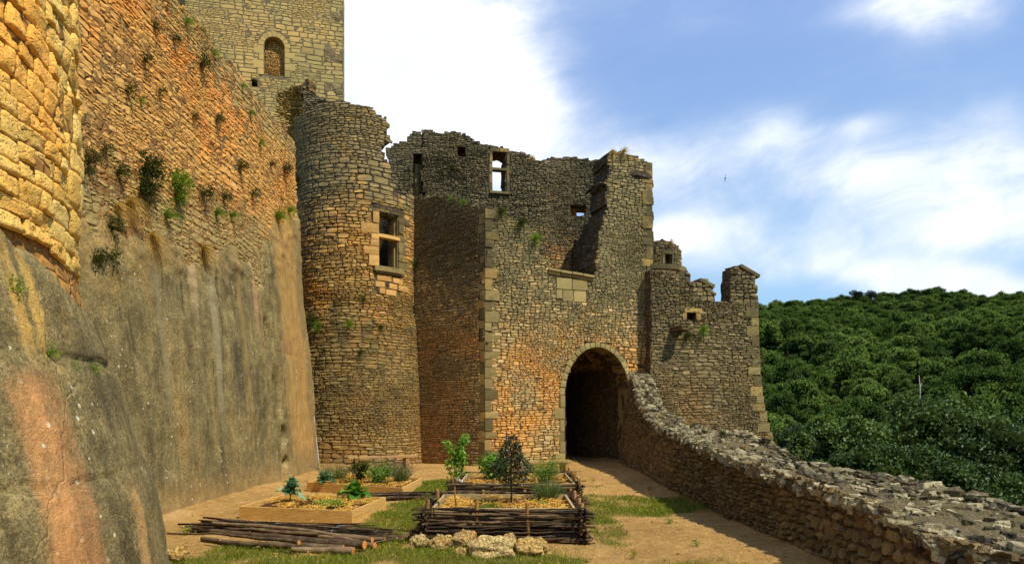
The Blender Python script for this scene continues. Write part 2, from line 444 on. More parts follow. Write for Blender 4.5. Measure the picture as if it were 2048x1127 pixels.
# ------------------------------------------------------------------ materials
def newmat(name):
    m = bpy.data.materials.new(name); m.use_nodes = True; t = NT(m.node_tree)
    o = t.node('ShaderNodeOutputMaterial'); b = t.node('ShaderNodeBsdfPrincipled'); t.l.new(b.outputs[0], o.inputs[0])
    b.inputs['Roughness'].default_value = .9; b.inputs['Specular IOR Level'].default_value = .2
    return m, t, b, o
def stone_mat(name, cols, lichen='#4a4638', lz=(4, 9), lamt=.8, lbase=.15, warm=None, wz=None, ns=1.0, bump=.5, green=0., gz=None, pitted=0., fine=1., spots=0., low=None, slope=None, vary=.75):
    """cols: stone tints picked per stone; a dark lichen crust grows with height; warm: iron staining"""
    m, t, b, o = newmat(name); p = t.pos(); X, Y, Z = t.sep(p); rn = t.attr('rnd')
    c = t.ramp(rn, [(i / (len(cols) - 1), lin(h)) for i, h in enumerate(cols)])
    wn_ = t.node('ShaderNodeTexWhiteNoise', noise_dimensions='1D'); t.put(wn_.inputs['W'], t.math('MULTIPLY', rn, 917.3)); jv = wn_.outputs['Value']
    c = t.mix(t.step(jv, 0, 1, .0, vary), c, t.mix(1, c, (.52, .50, .46, 1), 'MULTIPLY'))
    big = t.noise(p, .55 * ns, 4, .6, .3); med = t.noise(p, 2.6 * ns, 5, .65); fin = t.noise(p, 16 * fine, 6, .7); grain = t.noise(p, 90 * fine, 3, .6)
    c = t.mix(t.step(fin, .3, .75, 0, .55), c, t.mix(1, c, (1.35, 1.3, 1.2, 1), 'MULTIPLY'))
    c = t.mix(t.step(grain, .35, .62, .35, 0), c, t.mix(1, c, (.6, .57, .52, 1), 'MULTIPLY'))
    if warm:
        f = t.math('MULTIPLY', t.step(big, .42, .62), t.step(Z, wz[0], wz[1], 1, 0) if wz else 1.)
        c = t.mix(t.math('MULTIPLY', f, .75), c, t.mix(rn, lin(warm), t.mix(1, lin(warm), (1.3, 1.27, 1.2, 1), 'MULTIPLY')))
    # lichen crust
    zz = t.step(Z, lz[0], lz[1])
    s = t.math('ADD', t.math('ADD', t.math('MULTIPLY', med, .9), t.math('MULTIPLY', fin, .55)), t.math('MULTIPLY', big, .6))
    th = t.math('ADD', s, t.math('ADD', t.math('MULTIPLY', zz, lamt * .55), t.math('MULTIPLY', rn, -.18)))
    lm = t.step(th, 1.12 - lbase, 1.42 - lbase)
    lc = t.mix(t.step(fin, .35, .65), lin(lichen), t.mix(1, lin(lichen), (1.9, 1.85, 1.75, 1), 'MULTIPLY'))
    c = t.mix(t.math('MULTIPLY', lm, .82), c, lc)
    if green:
        gm = t.step(t.noise(p, 1.1, 5, .7), .45, .62)
        if gz: gm = t.math('MULTIPLY', gm, t.math('MULTIPLY', t.step(Z, gz[0], gz[0] + .8), t.step(Z, gz[1] - .8, gz[1], 1, 0)))
        c = t.mix(t.math('MULTIPLY', gm, green), c, lin('#4c4a26'))
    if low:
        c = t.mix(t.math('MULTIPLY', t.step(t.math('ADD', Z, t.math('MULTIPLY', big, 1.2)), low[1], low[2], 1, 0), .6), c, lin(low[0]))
    if slope:
        f = t.math('SUBTRACT', t.math('ADD', t.math('MULTIPLY', Y, slope[1]), slope[0]), Z)
        f = t.step(t.math('ADD', f, t.math('MULTIPLY', t.math('SUBTRACT', t.math('ADD', big, med), 1.0), 3.2)), -.5, 1.0)
        gcol = t.mix(t.step(fin, .3, .7), lin('#7d734e'), lin('#a39464'))
        c = t.mix(t.math('MULTIPLY', f, .85), c, gcol)
    if spots:
        v = t.voro(p, 9); sp = t.math('MULTIPLY', t.step(v.outputs['Distance'], .16, .24, 1, 0), t.step(t.noise(p, 3.3, 3), .56, .66))
        c = t.mix(t.math('MULTIPLY', sp, spots), c, lin('#c9c2b0'))
    c = t.mix(1, c, (1.0, 1.03, .93, 1), 'MULTIPLY')
    t.put(b.inputs['Base Color'], c)
    h = t.math('ADD', t.math('MULTIPLY', fin, .7), t.math('MULTIPLY', grain, .25))
    if pitted:
        v = t.voro(t.vmath('ADD', p, t.vmath('MULTIPLY', t.noisec(p, 14, 2), (.05, .05, .05))), 26); pit = t.step(v.outputs['Distance'], .1, .36)
        v2 = t.step(t.noise(p, 34, 4, .7), .36, .5)
        h = t.math('ADD', h, t.math('MULTIPLY', t.math('MULTIPLY', pit, v2), pitted))
    t.put(b.inputs['Normal'], t.bump(h, bump, .03))
    return m
def mortar_mat(name, dark, light, lichen='#3a362b', lz=(5, 10)):
    m, t, b, o = newmat(name); p = t.pos(); X, Y, Z = t.sep(p)
    q = t.vmath('MULTIPLY', t.vmath('ADD', p, t.vmath('MULTIPLY', t.noisec(p, 3, 2), (.12, .12, .08))), (4.2, 4.2, 8.5))
    v = t.voro(q, 1, 'DISTANCE_TO_EDGE'); f = t.voro(q, 1)
    n1 = t.noise(p, 9, 6, .7); hue = t.sep(f.outputs['Color'])[0]
    st = t.mix(hue, lin(light), t.mix(1, lin(light), (.6, .55, .5, 1), 'MULTIPLY'))
    st = t.mix(t.step(n1, .35, .65), st, t.mix(1, st, (.6, .6, .6, 1), 'MULTIPLY'))
    edge = t.step(v.outputs['Distance'], .02, .12)
    c = t.mix(edge, lin(dark), st)
    lm = t.math('MULTIPLY', t.step(t.math('ADD', t.noise(p, 1.7, 5, .65), t.step(Z, lz[0], lz[1], 0, .2)), .5, .7), .7)
    c = t.mix(lm, c, lin(lichen))
    t.put(b.inputs['Base Color'], c)
    t.put(b.inputs['Normal'], t.bump(t.math('ADD', t.math('MULTIPLY', edge, .8), t.math('MULTIPLY', n1, .5)), .8, .05))
    return m
def simple_mat(name, cols, scale=8, rough=.85, bump=.3, bscale=40, bd=.01, stretch=None, spec=.2):
    m, t, b, o = newmat(name); tcn = t.node('ShaderNodeTexCoord').outputs['Object']; p = tcn
    if stretch: p = t.vmath('MULTIPLY', p, stretch)
    rn = t.attr('rnd'); n = t.noise(p, scale, 5, .6)
    f = t.math('ADD', t.math('MULTIPLY', rn, .55), t.math('MULTIPLY', t.step(n, .25, .75), .45))
    t.put(b.inputs['Base Color'], t.ramp(f, [(i / max(1, len(cols) - 1), lin(h)) for i, h in enumerate(cols)]))
    b.inputs['Roughness'].default_value = rough; b.inputs['Specular IOR Level'].default_value = spec
    t.put(b.inputs['Normal'], t.bump(t.noise(p, bscale, 4, .6), bump, bd))
    return m
def leaf_mat(name, cols, transl=.3, spec=.3, rough=.5, obrand=.0, hueshift=None):
    m, t, b, o = newmat(name); rn = t.attr('rnd')
    f = rn
    if obrand:
        oi = t.node('ShaderNodeObjectInfo').outputs['Random']
        f = t.math('ADD', t.math('MULTIPLY', rn, 1 - obrand), t.math('MULTIPLY', oi, obrand))
    c = t.ramp(f, [(i / (len(cols) - 1), lin(h)) for i, h in enumerate(cols)])
    t.put(b.inputs['Base Color'], c); b.inputs['Roughness'].default_value = rough; b.inputs['Specular IOR Level'].default_value = spec
    tr = t.node('ShaderNodeBsdfTranslucent'); t.put(tr.inputs[0], t.mix(1, c, (1.3, 1.4, .7, 1), 'MULTIPLY'))
    mx = t.node('ShaderNodeMixShader'); mx.inputs[0].default_value = transl
    t.l.new(b.outputs[0], mx.inputs[1]); t.l.new(tr.outputs[0], mx.inputs[2]); t.l.new(mx.outputs[0], o.inputs[0])
    return m

M = {}
M['facade'] = stone_mat('rubble_facade', ['#98825a', '#c4a46c', '#d6b478', '#a6966e', '#dabc86'], lichen='#636048', lz=(2.2, 6.5), lamt=.85, lbase=.0, warm='#cf9044', wz=(3.2, 5.6), bump=.7, spots=.5)
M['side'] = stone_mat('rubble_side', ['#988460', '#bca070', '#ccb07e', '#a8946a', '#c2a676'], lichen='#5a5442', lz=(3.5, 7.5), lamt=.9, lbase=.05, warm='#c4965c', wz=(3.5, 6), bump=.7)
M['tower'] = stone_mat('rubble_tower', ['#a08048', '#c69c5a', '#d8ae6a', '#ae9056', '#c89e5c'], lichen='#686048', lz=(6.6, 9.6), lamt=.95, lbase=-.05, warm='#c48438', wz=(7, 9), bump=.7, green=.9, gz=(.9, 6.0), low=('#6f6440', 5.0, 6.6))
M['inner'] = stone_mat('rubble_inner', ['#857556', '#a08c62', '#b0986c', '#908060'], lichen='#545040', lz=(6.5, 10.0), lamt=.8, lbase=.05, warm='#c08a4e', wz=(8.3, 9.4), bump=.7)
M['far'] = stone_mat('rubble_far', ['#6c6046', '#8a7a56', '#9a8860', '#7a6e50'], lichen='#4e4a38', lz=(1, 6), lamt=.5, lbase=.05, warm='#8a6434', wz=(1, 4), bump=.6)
M['keep'] = stone_mat('keep_masonry', ['#97875a', '#ab9a66', '#b59f6c', '#a0925e', '#b29a64'], lichen='#7c7250', lz=(14, 30), lamt=.3, lbase=-.05, warm='#b89860', bump=.3, ns=.5, vary=.3)
M['scarp'] = stone_mat('scarp_stone', ['#c99350', '#d6a25c', '#deb06a', '#cd9a54', '#caa462'], lichen='#82764e', lz=(7.6, 9.4), lamt=.85, lbase=-.02, warm='#d68c40', bump=.6, slope=(4.7, .11), vary=.35)
M['bastion'] = stone_mat('bastion_stone', ['#eab85e', '#f4ca70', '#fad884', '#ecbc62', '#f4ce78'], lichen='#c89a4c', lz=(30, 40), lamt=.2, lbase=-.18, warm='#e8a448', bump=.6, pitted=.9, fine=.8, vary=.35)
M['parapet'] = stone_mat('parapet_stone', ['#66563a', '#84704c', '#98825c', '#746244'], lichen='#3a3426', lz=(1, 4), lamt=.4, lbase=.05, bump=.8, pitted=.4)
M['mortar'] = mortar_mat('dark_joints', '#4a3d2a', '#86704c')
M['mortar_warm'] = mortar_mat('warm_joints', '#8a6232', '#b08446', '#6e6040', (8.5, 11))
M['mortar_bastion'] = mortar_mat('bastion_joints', '#a5763a', '#bd8e48', '#a07a40', (20, 30))
M['mortar_keep'] = mortar_mat('keep_joints', '#7d6f4e', '#988860', '#6c6248', (20, 40))
M['ashlar'] = stone_mat('dressed_stone', ['#8f8258', '#a39464', '#b5a06c', '#94855c'], lichen='#5a5640', lz=(3, 9), lamt=.6, lbase=-.05, bump=.3, ns=.8)
M['ashlar_new'] = stone_mat('new_dressed_stone', ['#cfa263', '#d6a968', '#cfa062'], lichen='#8a7a50', lz=(30, 40), lamt=0, lbase=-.25, bump=.1)
M['ashlar_dark'] = stone_mat('weathered_dressed_stone', ['#6f6444', '#8a7a52', '#9c8a5c', '#b3935a'], lichen='#403c2b', lz=(3, 8), lamt=.6, lbase=.08, bump=.5, vary=.8)
M['infill'] = stone_mat('opening_infill', ['#b8904e', '#d8ac6a', '#c89c5c', '#ae8448'], lichen='#70552c', lz=(30, 40), lamt=0, lbase=-.1, bump=.4)
def streak_render(name, axis='Y'):
    """grey lime render of the scarp and the bastion foot, with run-off streaks, lichen spots and cracks"""
    m, t, b, o = newmat(name); p = t.pos(); X, Y, Z = t.sep(p)
    H = X if axis == 'X' else Y
    st = t.noise(t.comb(t.math('MULTIPLY', Y, 1.5), t.math('MULTIPLY', X, 1.5), t.math('MULTIPLY', Z, .13)), 1.6, 6, .65)
    st2 = t.noise(t.comb(t.math('MULTIPLY', Y, 3.4), t.math('MULTIPLY', X, 3.4), t.math('MULTIPLY', Z, .3)), 2.6, 5, .7)
    big = t.noise(p, .5, 5, .6); med = t.noise(p, 3, 6, .7); fin = t.noise(p, 22, 5, .75); gr = t.noise(p, 110, 3, .7)
    c = t.ramp(t.math('ADD', t.math('MULTIPLY', med, .6), t.math('MULTIPLY', st2, .4)), [(.3, lin('#57503a')), (.45, lin('#756a4a')), (.56, lin('#8c7f5a')), (.70, lin('#b0a076'))])
    c = t.mix(t.step(st, .52, .68, 0, .5), c, lin('#a58a56'))
    c = t.mix(t.step(st, .46, .34, 0, .55), c, lin('#3c3827'))
    c = t.mix(t.step(big, .5, .66, 0, .4), c, lin('#3f3a2a'))
    c = t.mix(t.step(gr, .3, .7, .5, 0), c, t.mix(1, c, (.42, .4, .36, 1), 'MULTIPLY'))
    c = t.mix(t.step(fin, .48, .68, 0, .75), c, t.mix(1, c, (1.75, 1.62, 1.42, 1), 'MULTIPLY'))
    sg = t.noise(p, 34, 3, .8); c = t.mix(t.step(sg, .48, .60, 0, .65), c, t.mix(1, c, (.40, .38, .34, 1), 'MULTIPLY')); c = t.mix(t.step(sg, .44, .36, 0, .5), c, t.mix(1, c, (1.5, 1.42, 1.3, 1), 'MULTIPLY'))
    c = t.mix(t.step(t.noise(p, 9, 5, .75), .5, .62, 0, .5), c, t.mix(1, c, (.55, .52, .45, 1), 'MULTIPLY'))
    def band(v, c0, w0):
        return t.math('SUBTRACT', 1, t.step(t.math('ABSOLUTE', t.math('SUBTRACT', v, c0)), w0 * .35, w0, 0, 1))
    wob = t.math('ADD', t.math('MULTIPLY', t.math('SUBTRACT', t.noise(p, 1.2, 4, .6), .5), .9), t.math('MULTIPLY', t.math('SUBTRACT', t.noise(p, 14, 5, .8), .5), .5))
    if axis == 'Y':
        f = t.math('SUBTRACT', Z, t.math('ADD', t.math('MULTIPLY', Y, .3), 1.5))
        f = t.step(t.math('ADD', f, t.math('MULTIPLY', t.math('SUBTRACT', t.noise(p, 2.2, 6, .7), .5), 3.0)), -1.3, .2)
        c = t.mix(t.math('MULTIPLY', f, .7), c, t.mix(t.step(fin, .35, .65), lin('#7d6a42'), lin('#b8945a')))
        # iron run-off by the far corner and thin pale streaks further left
        f = t.math('MULTIPLY', t.step(t.math('ADD', Y, wob), 16.7, 17.3), t.step(Z, .2, .9))
        c = t.mix(t.math('MULTIPLY', f, t.step(st2, .25, .6, .55, .95)), c, t.mix(st2, lin('#8c6c3e'), lin('#b08c54')))
        c = t.mix(t.math('MULTIPLY', t.step(t.math('ADD', Y, wob), 18.45, 18.75), .6), c, lin('#6a6248'))
        for (y0, w0, z0, z1, h_) in ((15.4, .22, 3.0, 5.6, '#b08a6a'), (12.35, .22, 3.0, 4.6, '#b09878'), (14.45, .13, .6, 5.5, '#8a744a'), (13.0, .2, 1.0, 4.5, '#8f866c'), (11.0, .12, 1.2, 4.3, '#7f765a')):
            f = t.math('MULTIPLY', band(t.math('ADD', Y, t.math('MULTIPLY', wob, .25)), y0, w0), t.math('MULTIPLY', t.step(Z, z0, z0 + 1.6), t.step(Z, z1 - .3, z1, 1, 0)))
            c = t.mix(t.math('MULTIPLY', f, .7), c, lin(h_))
        f = t.math('MULTIPLY', band(t.math('ADD', Y, t.math('MULTIPLY', wob, .3)), 14.0, .35), band(Z, 2.6, .9))
        c = t.mix(t.math('MULTIPLY', f, t.step(fin, .4, .55, 0, .8)), c, lin('#262a26'))
        c = t.mix(t.step(Z, .05, .75, .45, 0), c, lin('#a08050'))
    else:
        ang = t.math('ARCTAN2', t.math('SUBTRACT', Y, 4.37), t.math('SUBTRACT', X, -7.03))
        wa = t.math('ADD', ang, t.math('MULTIPLY', wob, .10))
        for (a0, w0, z0, z1, h_, am) in ((STREAK[0], .088, -1, 2.05, '#a0714a', .75), (STREAK[1], .05, -1, 2.0, '#c08a58', .5), (STREAK[2], .03, 1.9, 3, '#b8924c', .75), (STREAK[3], .022, 1.9, 3, '#c09a50', .75), (STREAK[4], .03, -1, 1.2, '#b08858', .7)):
            f = t.math('MULTIPLY', band(wa, a0, w0), t.math('MULTIPLY', t.step(Z, z0, z0 + .4), t.step(Z, z1 - .25, z1, 1, 0)))
            c = t.mix(t.math('MULTIPLY', f, t.math('MULTIPLY', t.math('MULTIPLY', t.step(st2, .25, .65, .3, 1), t.step(fin, .3, .6, .55, 1)), am)), c, t.mix(med, lin(h_), t.mix(1, lin(h_), (1.35, 1.35, 1.3, 1), 'MULTIPLY')))
    v = t.voro(p, 7); sp = t.math('MULTIPLY', t.step(v.outputs['Distance'], .10, .15, 1, 0), t.step(t.noise(p, 1.6, 3), .5, .6))
    c = t.mix(t.math('MULTIPLY', sp, .8), c, lin('#cfc9b4'))
    c = t.mix(1, c, (1.28, 1.26, 1.08, 1), 'MULTIPLY')
    v = t.voro(t.vmath('MULTIPLY', p, (1, 1, .55)), 30); sp = t.math('MULTIPLY', t.step(v.outputs['Distance'], .12, .2, 1, 0), t.step(t.noise(p, 2.6, 3), .48, .6))
    c = t.mix(t.math('MULTIPLY', sp, .6), c, lin('#b8b098'))
    t.put(b.inputs['Base Color'], c)
    h = t.math('ADD', t.math('ADD', t.math('MULTIPLY', fin, .8), t.math('MULTIPLY', gr, .45)), t.math('MULTIPLY', med, 1.2))
    # craze cracks
    q = t.vmath('ADD', p, t.vmath('MULTIPLY', t.noisec(p, 1.5, 4), (.9, .9, .5)))
    cr = t.voro(q, .55, 'DISTANCE_TO_EDGE').outputs['Distance']; crk = t.step(cr, .0, .008)
    h = t.math('ADD', h, t.math('MULTIPLY', crk, .4))
    t.put(b.inputs['Normal'], t.bump(t.math('ADD', h, t.math('MULTIPLY', sg, .8)), .75, .03))
    return m
STREAK = [0] * 5
def bastion_ang(px):
    S = BAST; u, z = S.uv(px, 900); a = S.a0 + u / S.rr
    return (a + math.pi) % (2 * math.pi) - math.pi
BAST = Cyl((-7.03, 4.37), [(-1, 4.5), (0, 4.25), (.28, 4.17), (.93, 4.06), (1.55, 3.88), (2.02, 3.74), (2.1, 3.66), (2.5, 3.58), (2.85, 3.5), (12, 3.44)], 3.5)
STREAK = [bastion_ang(85), bastion_ang(60), bastion_ang(112), bastion_ang(148), bastion_ang(215)]
M['render'] = streak_render('lime_render', 'Y')
M['render_bastion'] = streak_render('bastion_render', 'X')

def ground_mat():
    m, t, b, o = newmat('trodden_earth'); p = t.pos(); g = t.attr('rnd')
    n1 = t.noise(p, .8, 5, .6); n2 = t.noise(p, 7, 6, .7); n3 = t.noise(p, 60, 4, .7)
    c = t.ramp(t.math('ADD', t.math('MULTIPLY', n1, .5), t.math('MULTIPLY', n2, .5)), [(.3, lin('#8c6c3c')), (.44, lin('#b08a4c')), (.56, lin('#c89f5e')), (.7, lin('#d8b478'))])
    c = t.mix(t.step(n3, .3, .6, .6, 0), c, t.mix(1, c, (.5, .46, .4, 1), 'MULTIPLY'))
    v = t.voro(p, 38); c = t.mix(t.math('MULTIPLY', t.step(v.outputs['Distance'], .13, .2, 1, 0), t.step(t.noise(p, 5, 3), .55, .65)), c, lin('#c8b088'))
    gm = t.step(t.math('ADD', g, t.math('MULTIPLY', t.math('SUBTRACT', n2, .5), .9)), .35, .75)
    c = t.mix(t.math('MULTIPLY', gm, .8), c, t.mix(n3, lin('#4a4a1a'), lin('#76702c')))
    t.put(b.inputs['Base Color'], c)
    n4 = t.noise(p, 22, 5, .7); c = t.mix(t.step(n4, .5, .68, 0, .6), c, t.mix(1, c, (.55, .5, .42, 1), 'MULTIPLY')); t.put(b.inputs['Base Color'], c)
    t.put(b.inputs['Normal'], t.bump(t.math('ADD', t.math('MULTIPLY', n2, 1.), t.math('ADD', t.math('MULTIPLY', n4, .8), t.math('MULTIPLY', n3, .5))), 1., .05))
    return m
M['ground'] = ground_mat()
M['hill'] = simple_mat('forest_floor', ['#1a2610', '#26381a', '#344a20'], scale=.3, bump=.5, bscale=1, bd=.5, spec=0., rough=1.)
M['terrace'] = simple_mat('terrace_grass', ['#4a4420', '#6a6030', '#7a6a3a'], scale=2)
M['timber'] = simple_mat('sawn_timber', ['#8e6a34', '#b68a46', '#cda45c', '#d8b26c'], scale=5, stretch=(1.2, 1.2, 14), bump=.25, bscale=30, rough=.75)
M['timber_grey'] = simple_mat('weathered_timber', ['#857048', '#a08a5c', '#b09a6c'], scale=6, stretch=(1, 6, 14), bump=.3)
M['timber_pale'] = simple_mat('pale_plank', ['#8a6a3c', '#a08050', '#b08e5c'], scale=6, stretch=(1, 6, 10), bump=.3)
M['bark'] = simple_mat('dark_bark', ['#1c150e', '#33281c', '#57452f', '#8a7454'], scale=12, bump=.7, bscale=50)
M['log'] = simple_mat('log_bark', ['#33281c', '#574631', '#7a664a', '#94805e'], scale=7, bump=.8, bscale=45, bd=.012)
M['cut'] = simple_mat('cut_wood', ['#b06a28', '#d08a40'], scale=9)
M['stake'] = simple_mat('stake_wood', ['#6a4a22', '#8a6632', '#a07a40'], scale=9, stretch=(4, 4, 1), bump=.4)
M['soil'] = simple_mat('bed_soil', ['#2a1a0c', '#4c3218', '#6a4822'], scale=14, bump=1, bscale=50, bd=.03)
M['straw'] = simple_mat('straw', ['#8a5f20', '#b88832', '#d2a548', '#e0bc68'], scale=3, bump=.1)
M['rock'] = stone_mat('pale_limestone', ['#c9a868', '#d6b87c', '#dec48c'], lichen='#8a6a3c', lz=(30, 40), lamt=0, lbase=-.02, bump=1, pitted=1.2, fine=1.6, warm='#b07c3c')
M['capstone'] = stone_mat('lichened_capstone', ['#4c4432', '#7a6c52', '#ab9d7c', '#c9bc9a', '#5c523c'], lichen='#221e16', lz=(30, 40), lamt=0, lbase=.25, bump=.9, pitted=.5, fine=1.3, spots=.8)
M['captop'] = stone_mat('rubble_core', ['#73654a', '#8a7a58', '#998a66'], lichen='#3a3426', lz=(30, 40), lamt=0, lbase=.05, bump=.7, pitted=.8, green=.35, spots=.5)
M['grass'] = leaf_mat('grass_blades', ['#4a5618', '#687422', '#868e30', '#a4a048'], .35, .1, .7)
M['drygrass'] = leaf_mat('dry_grass', ['#8a7030', '#b08c44', '#c8a050'], .3, .1, .7)
M['weed'] = leaf_mat('weed_leaves', ['#2c3012', '#444a1e', '#5e6430'], .3, .1, .7)
M['weed_bright'] = leaf_mat('bright_weed', ['#4e6a18', '#6e8a24', '#8aa238'], .35, .15, .6)
M['sapling'] = leaf_mat('sapling_leaves', ['#3c6418', '#5a8a24', '#86b03c', '#a0c050'], .35, .3, .45)
M['bay'] = leaf_mat('bay_leaves', ['#141c10', '#223018', '#384828', '#6a7858'], .12, .6, .35)
M['kale'] = leaf_mat('kale_leaves', ['#2a4a32', '#426a48', '#68906a', '#96b490'], .2, .3, .5)
M['courgette'] = leaf_mat('broad_leaves', ['#3a6418', '#588428', '#7ca444'], .3, .25, .5)
M['lavender'] = leaf_mat('lavender_stems', ['#4a5a24', '#66743a', '#808c54'], .2, .1, .7)
M['lavflower'] = leaf_mat('lavender_flowers', ['#3c3040', '#574860', '#6e5c74'], .2, .1, .7)
M['herb'] = leaf_mat('herb_leaves', ['#3c5a18', '#5a7c24', '#7c9a3c', '#9cb45c'], .3, .2, .6)
M['forest'] = leaf_mat('forest_leaves', ['#2f401c', '#4a6229', '#6b823a', '#9aac56'], .12, .05, .8, .50)
M['pine'] = leaf_mat('pine_needles', ['#0e1c10', '#1a2c18', '#243a1e'], .1, .1, .7)
M['near'] = leaf_mat('oak_leaves', ['#203014', '#34481c', '#4c6428', '#788c48'], .15, .25, .5, .35)
M['core'] = simple_mat('crown_light_block', ['#1c240c', '#283212'], scale=1, bump=0, spec=.0)  # dark opaque lumps added inside crowns to stop light passing through the leaves
M['white'] = simple_mat('white_plastic', ['#c8c4b8', '#dcd8cc'], bump=.05)
M['twine'] = simple_mat('blue_twine', ['#3a9aa8', '#55b4c0'], bump=.05)
M['bird'] = simple_mat('dark_feathers', ['#141414', '#241f1c'], bump=.1)
M['petal'] = simple_mat('white_petals', ['#d8d8c0', '#e8e8d8'], bump=.05)
M['terracotta'] = stone_mat('carved_spout', ['#6a5840', '#7a6648'], lichen='#332e24', lz=(3, 8), bump=.5)

# ------------------------------------------------------------------ ground, terrace, valley and hill
GRASS = [(-1.9, 7.7, 2.2, .62, 1.), (-3.0, 8.1, 1.0, .5, .8), (-1.75, 10.5, .55, 2.6, 1.), (-1.55, 14.5, .75, 2.2, 1.), (2.2, 12.2, 1.35, 1.3, .95), (1.35, 9.8, .3, 1.5, .7),
         (-.3, 7.6, 1.3, .35, .8), (.1, 11.0, 1.3, .45, .6), (-3.4, 12.9, .9, .5, .6), (.9, 8.0, .5, .3, .45), (1.6, 15.2, .7, .5, .3), (1.2, 7.4, 1.0, .3, .35), (-3.9, 8.0, .5, .25, .6), (.9, 6.9, 2, .5, .35)]
def grassy(x, y):
    g = 0
    for (cx, cy, rx, ry, a) in GRASS:
        q = ((x - cx) / rx) ** 2 + ((y - cy) / ry) ** 2
        g = np.maximum(g, a * np.clip(1.5 - q * .9, 0, 1))
    p = P3(x, y); g = g + .34 * np.clip(fbm(p, .9, 3, 31) + .15, 0, 1)
    return np.clip(g * (.75 + .55 * fbm(p, 1.6, 3, 4)), 0, 1)
def gz(x, y): 
    p = P3(x, y)
    z = .035 * vn(p, .6, 1) + .016 * vn(p, 2.2, 2) + .008 * vn(p, 6, 3)
    z = z + .10 * np.exp(-np.maximum(0, x + 5.5) / .35) + .08 * np.exp(-np.maximum(0, 3.4 - x) / .3)
    return z
def valley(x, y):
    r = np.hypot(x, y)
    h = np.interp(r, [0, 14, 20, 30, 50, 90, 130, 200, 260, 300, 340, 450, 700, 1500], [-9, -9, -9.5, -10.5, -17, -24, -13, 10, 33, 44, 44, 30, 10, 0])
    az = np.degrees(np.arctan2(x, np.maximum(y, 1e-3)))
    k = .945 - .03 * np.clip((az - 26) / 4, 0, 1) - .10 * np.clip((az - 32.5) / 3, 0, 1) * np.clip((r - 180) / 80, 0, 1) - .06 * np.clip((24 - az) / 4, 0, 1)
    k = np.where(r > 180, k, 1)
    p = P3(x, y)
    return h * k + 2.5 * vn(p, 1 / 45, 1) + 1 * vn(p, 1 / 17, 2)
def build_ground():
    # one sheet, fine by the courtyard and coarse out to the horizon
    def axis(segs):
        out = []
        for a, b, s in segs: out.append(np.arange(a, b - 1e-6, s))
        return np.concatenate(out + [np.array([segs[-1][1]])])
    xs = axis([(-1500, -300, 120), (-300, -40, 20), (-40, -8, 2), (-8, 5.0, .07), (5.0, 12, .7), (12, 60, 4), (60, 400, 10), (400, 1500, 110)])
    ys = axis([(-1500, -300, 120), (-300, -10, 15), (-10, 5.5, .6), (5.5, 26, .08), (26, 60, 3), (60, 420, 10), (420, 1600, 110)])
    X, Y = np.meshgrid(xs, ys, indexing='ij')
    court = (1 / (1 + np.exp((X - 4.6) * 6))) * (X > -60)
    vly = valley(X, Y)
    ledge = np.where(X < 4.6, 1., 0)
    Z = gz(X, Y) * (X > -7) * (X < 4.6) * (Y > 0) * (Y < 28)
    drop = np.clip((X - 4.5) / 3.0, 0, 1); back = np.clip((Y - 45) / 30, 0, 1); side = np.maximum(drop, np.where(X > -200, back, 1))
    side = np.where(Y < 6, np.maximum(drop, 0), side)
    Z = Z * (1 - side) + vly * side
    g = grassy(X, Y) * ((X > -6) & (X < 3.6) & (Y > 3) & (Y < 21))
    G = Geo(); n, k = X.shape
    idx = np.arange(n * k).reshape(n, k)
    q = np.stack([idx[:-1, :-1], idx[1:, :-1], idx[1:, 1:], idx[:-1, 1:]], -1).reshape(-1, 4)
    far = ((X[:-1, :-1] > 4.8) | (Y[:-1, :-1] > 44) | (X[:-1, :-1] < -50)).ravel()
    G.add(np.stack([X, Y, Z], -1), [q[~far]], 0, g.ravel())
    G.F.append(q[far]); G.M.append(np.ones(far.sum(), np.int32))
    o = G.build('ground', [M['ground'], M['hill']]); tag(o, 'trodden ochre earth of the castle terrace falling away to the wooded valley', None, None, 'structure')
build_ground()
G = Geo(); xs = np.linspace(-60, -6.25, 28); ys = np.linspace(4, 60, 29); X, Y = np.meshgrid(xs, ys, indexing='ij')
idx = np.arange(X.size).reshape(X.shape)
G.add(np.stack([X, Y, 9.25 + .1 * vn(P3(X, Y), .5)], -1), np.stack([idx[:-1, :-1], idx[1:, :-1], idx[1:, 1:], idx[:-1, 1:]], -1).reshape(-1, 4))
m_ = (Y < 19.2) | (X < -8.0)
# keep only the part carried by the scarp and the rock behind it
G.F = [f[(((X[:-1, :-1] < -12) | (Y[:-1, :-1] < 16.5)).ravel())] for f in G.F]; G.M = [np.zeros(len(G.F[0]), np.int32)]
tag(G.build('upper_terrace', M['terrace']), 'upper castle terrace behind the tall retaining wall', None, None, 'structure')

# ------------------------------------------------------------------ retaining wall (scarp)
class Scarp:
    XZ = [(-.5, -5.50), (0, -5.55), (1.36, -5.67), (2.94, -5.81), (4.2, -5.96), (5.5, -6.07), (7.5, -6.16), (9.6, -6.22)]
    def P(s, u, v, d):
        u, v, d = np.broadcast_arrays(np.asarray(u, float), v, d)
        return np.stack([np.interp(v, [a for a, b in s.XZ], [b for a, b in s.XZ]) + d, u, v], -1)
SC = Scarp()
def scarp_line(y): # lower edge of exposed stonework
    return np.interp(y, [4, 9, 10.5, 12.3, 14.3, 16, 17.5, 19.2], [3.7, 4.2, 4.7, 4.6, 5.2, 5.5, 6.5, 7.2])
scarp = thing('retaining_wall', 'tall battered retaining wall, orange stone above and streaked grey render below, on the left', 'retaining wall', (-5.6, 12, 0))
R = rng(11)
top_z = lambda u: np.interp(u, [3, 12.3, 13.5, 15, 17, 19.15], [9.25, 9.3, 9.4, 9.35, 9.45, 9.5])
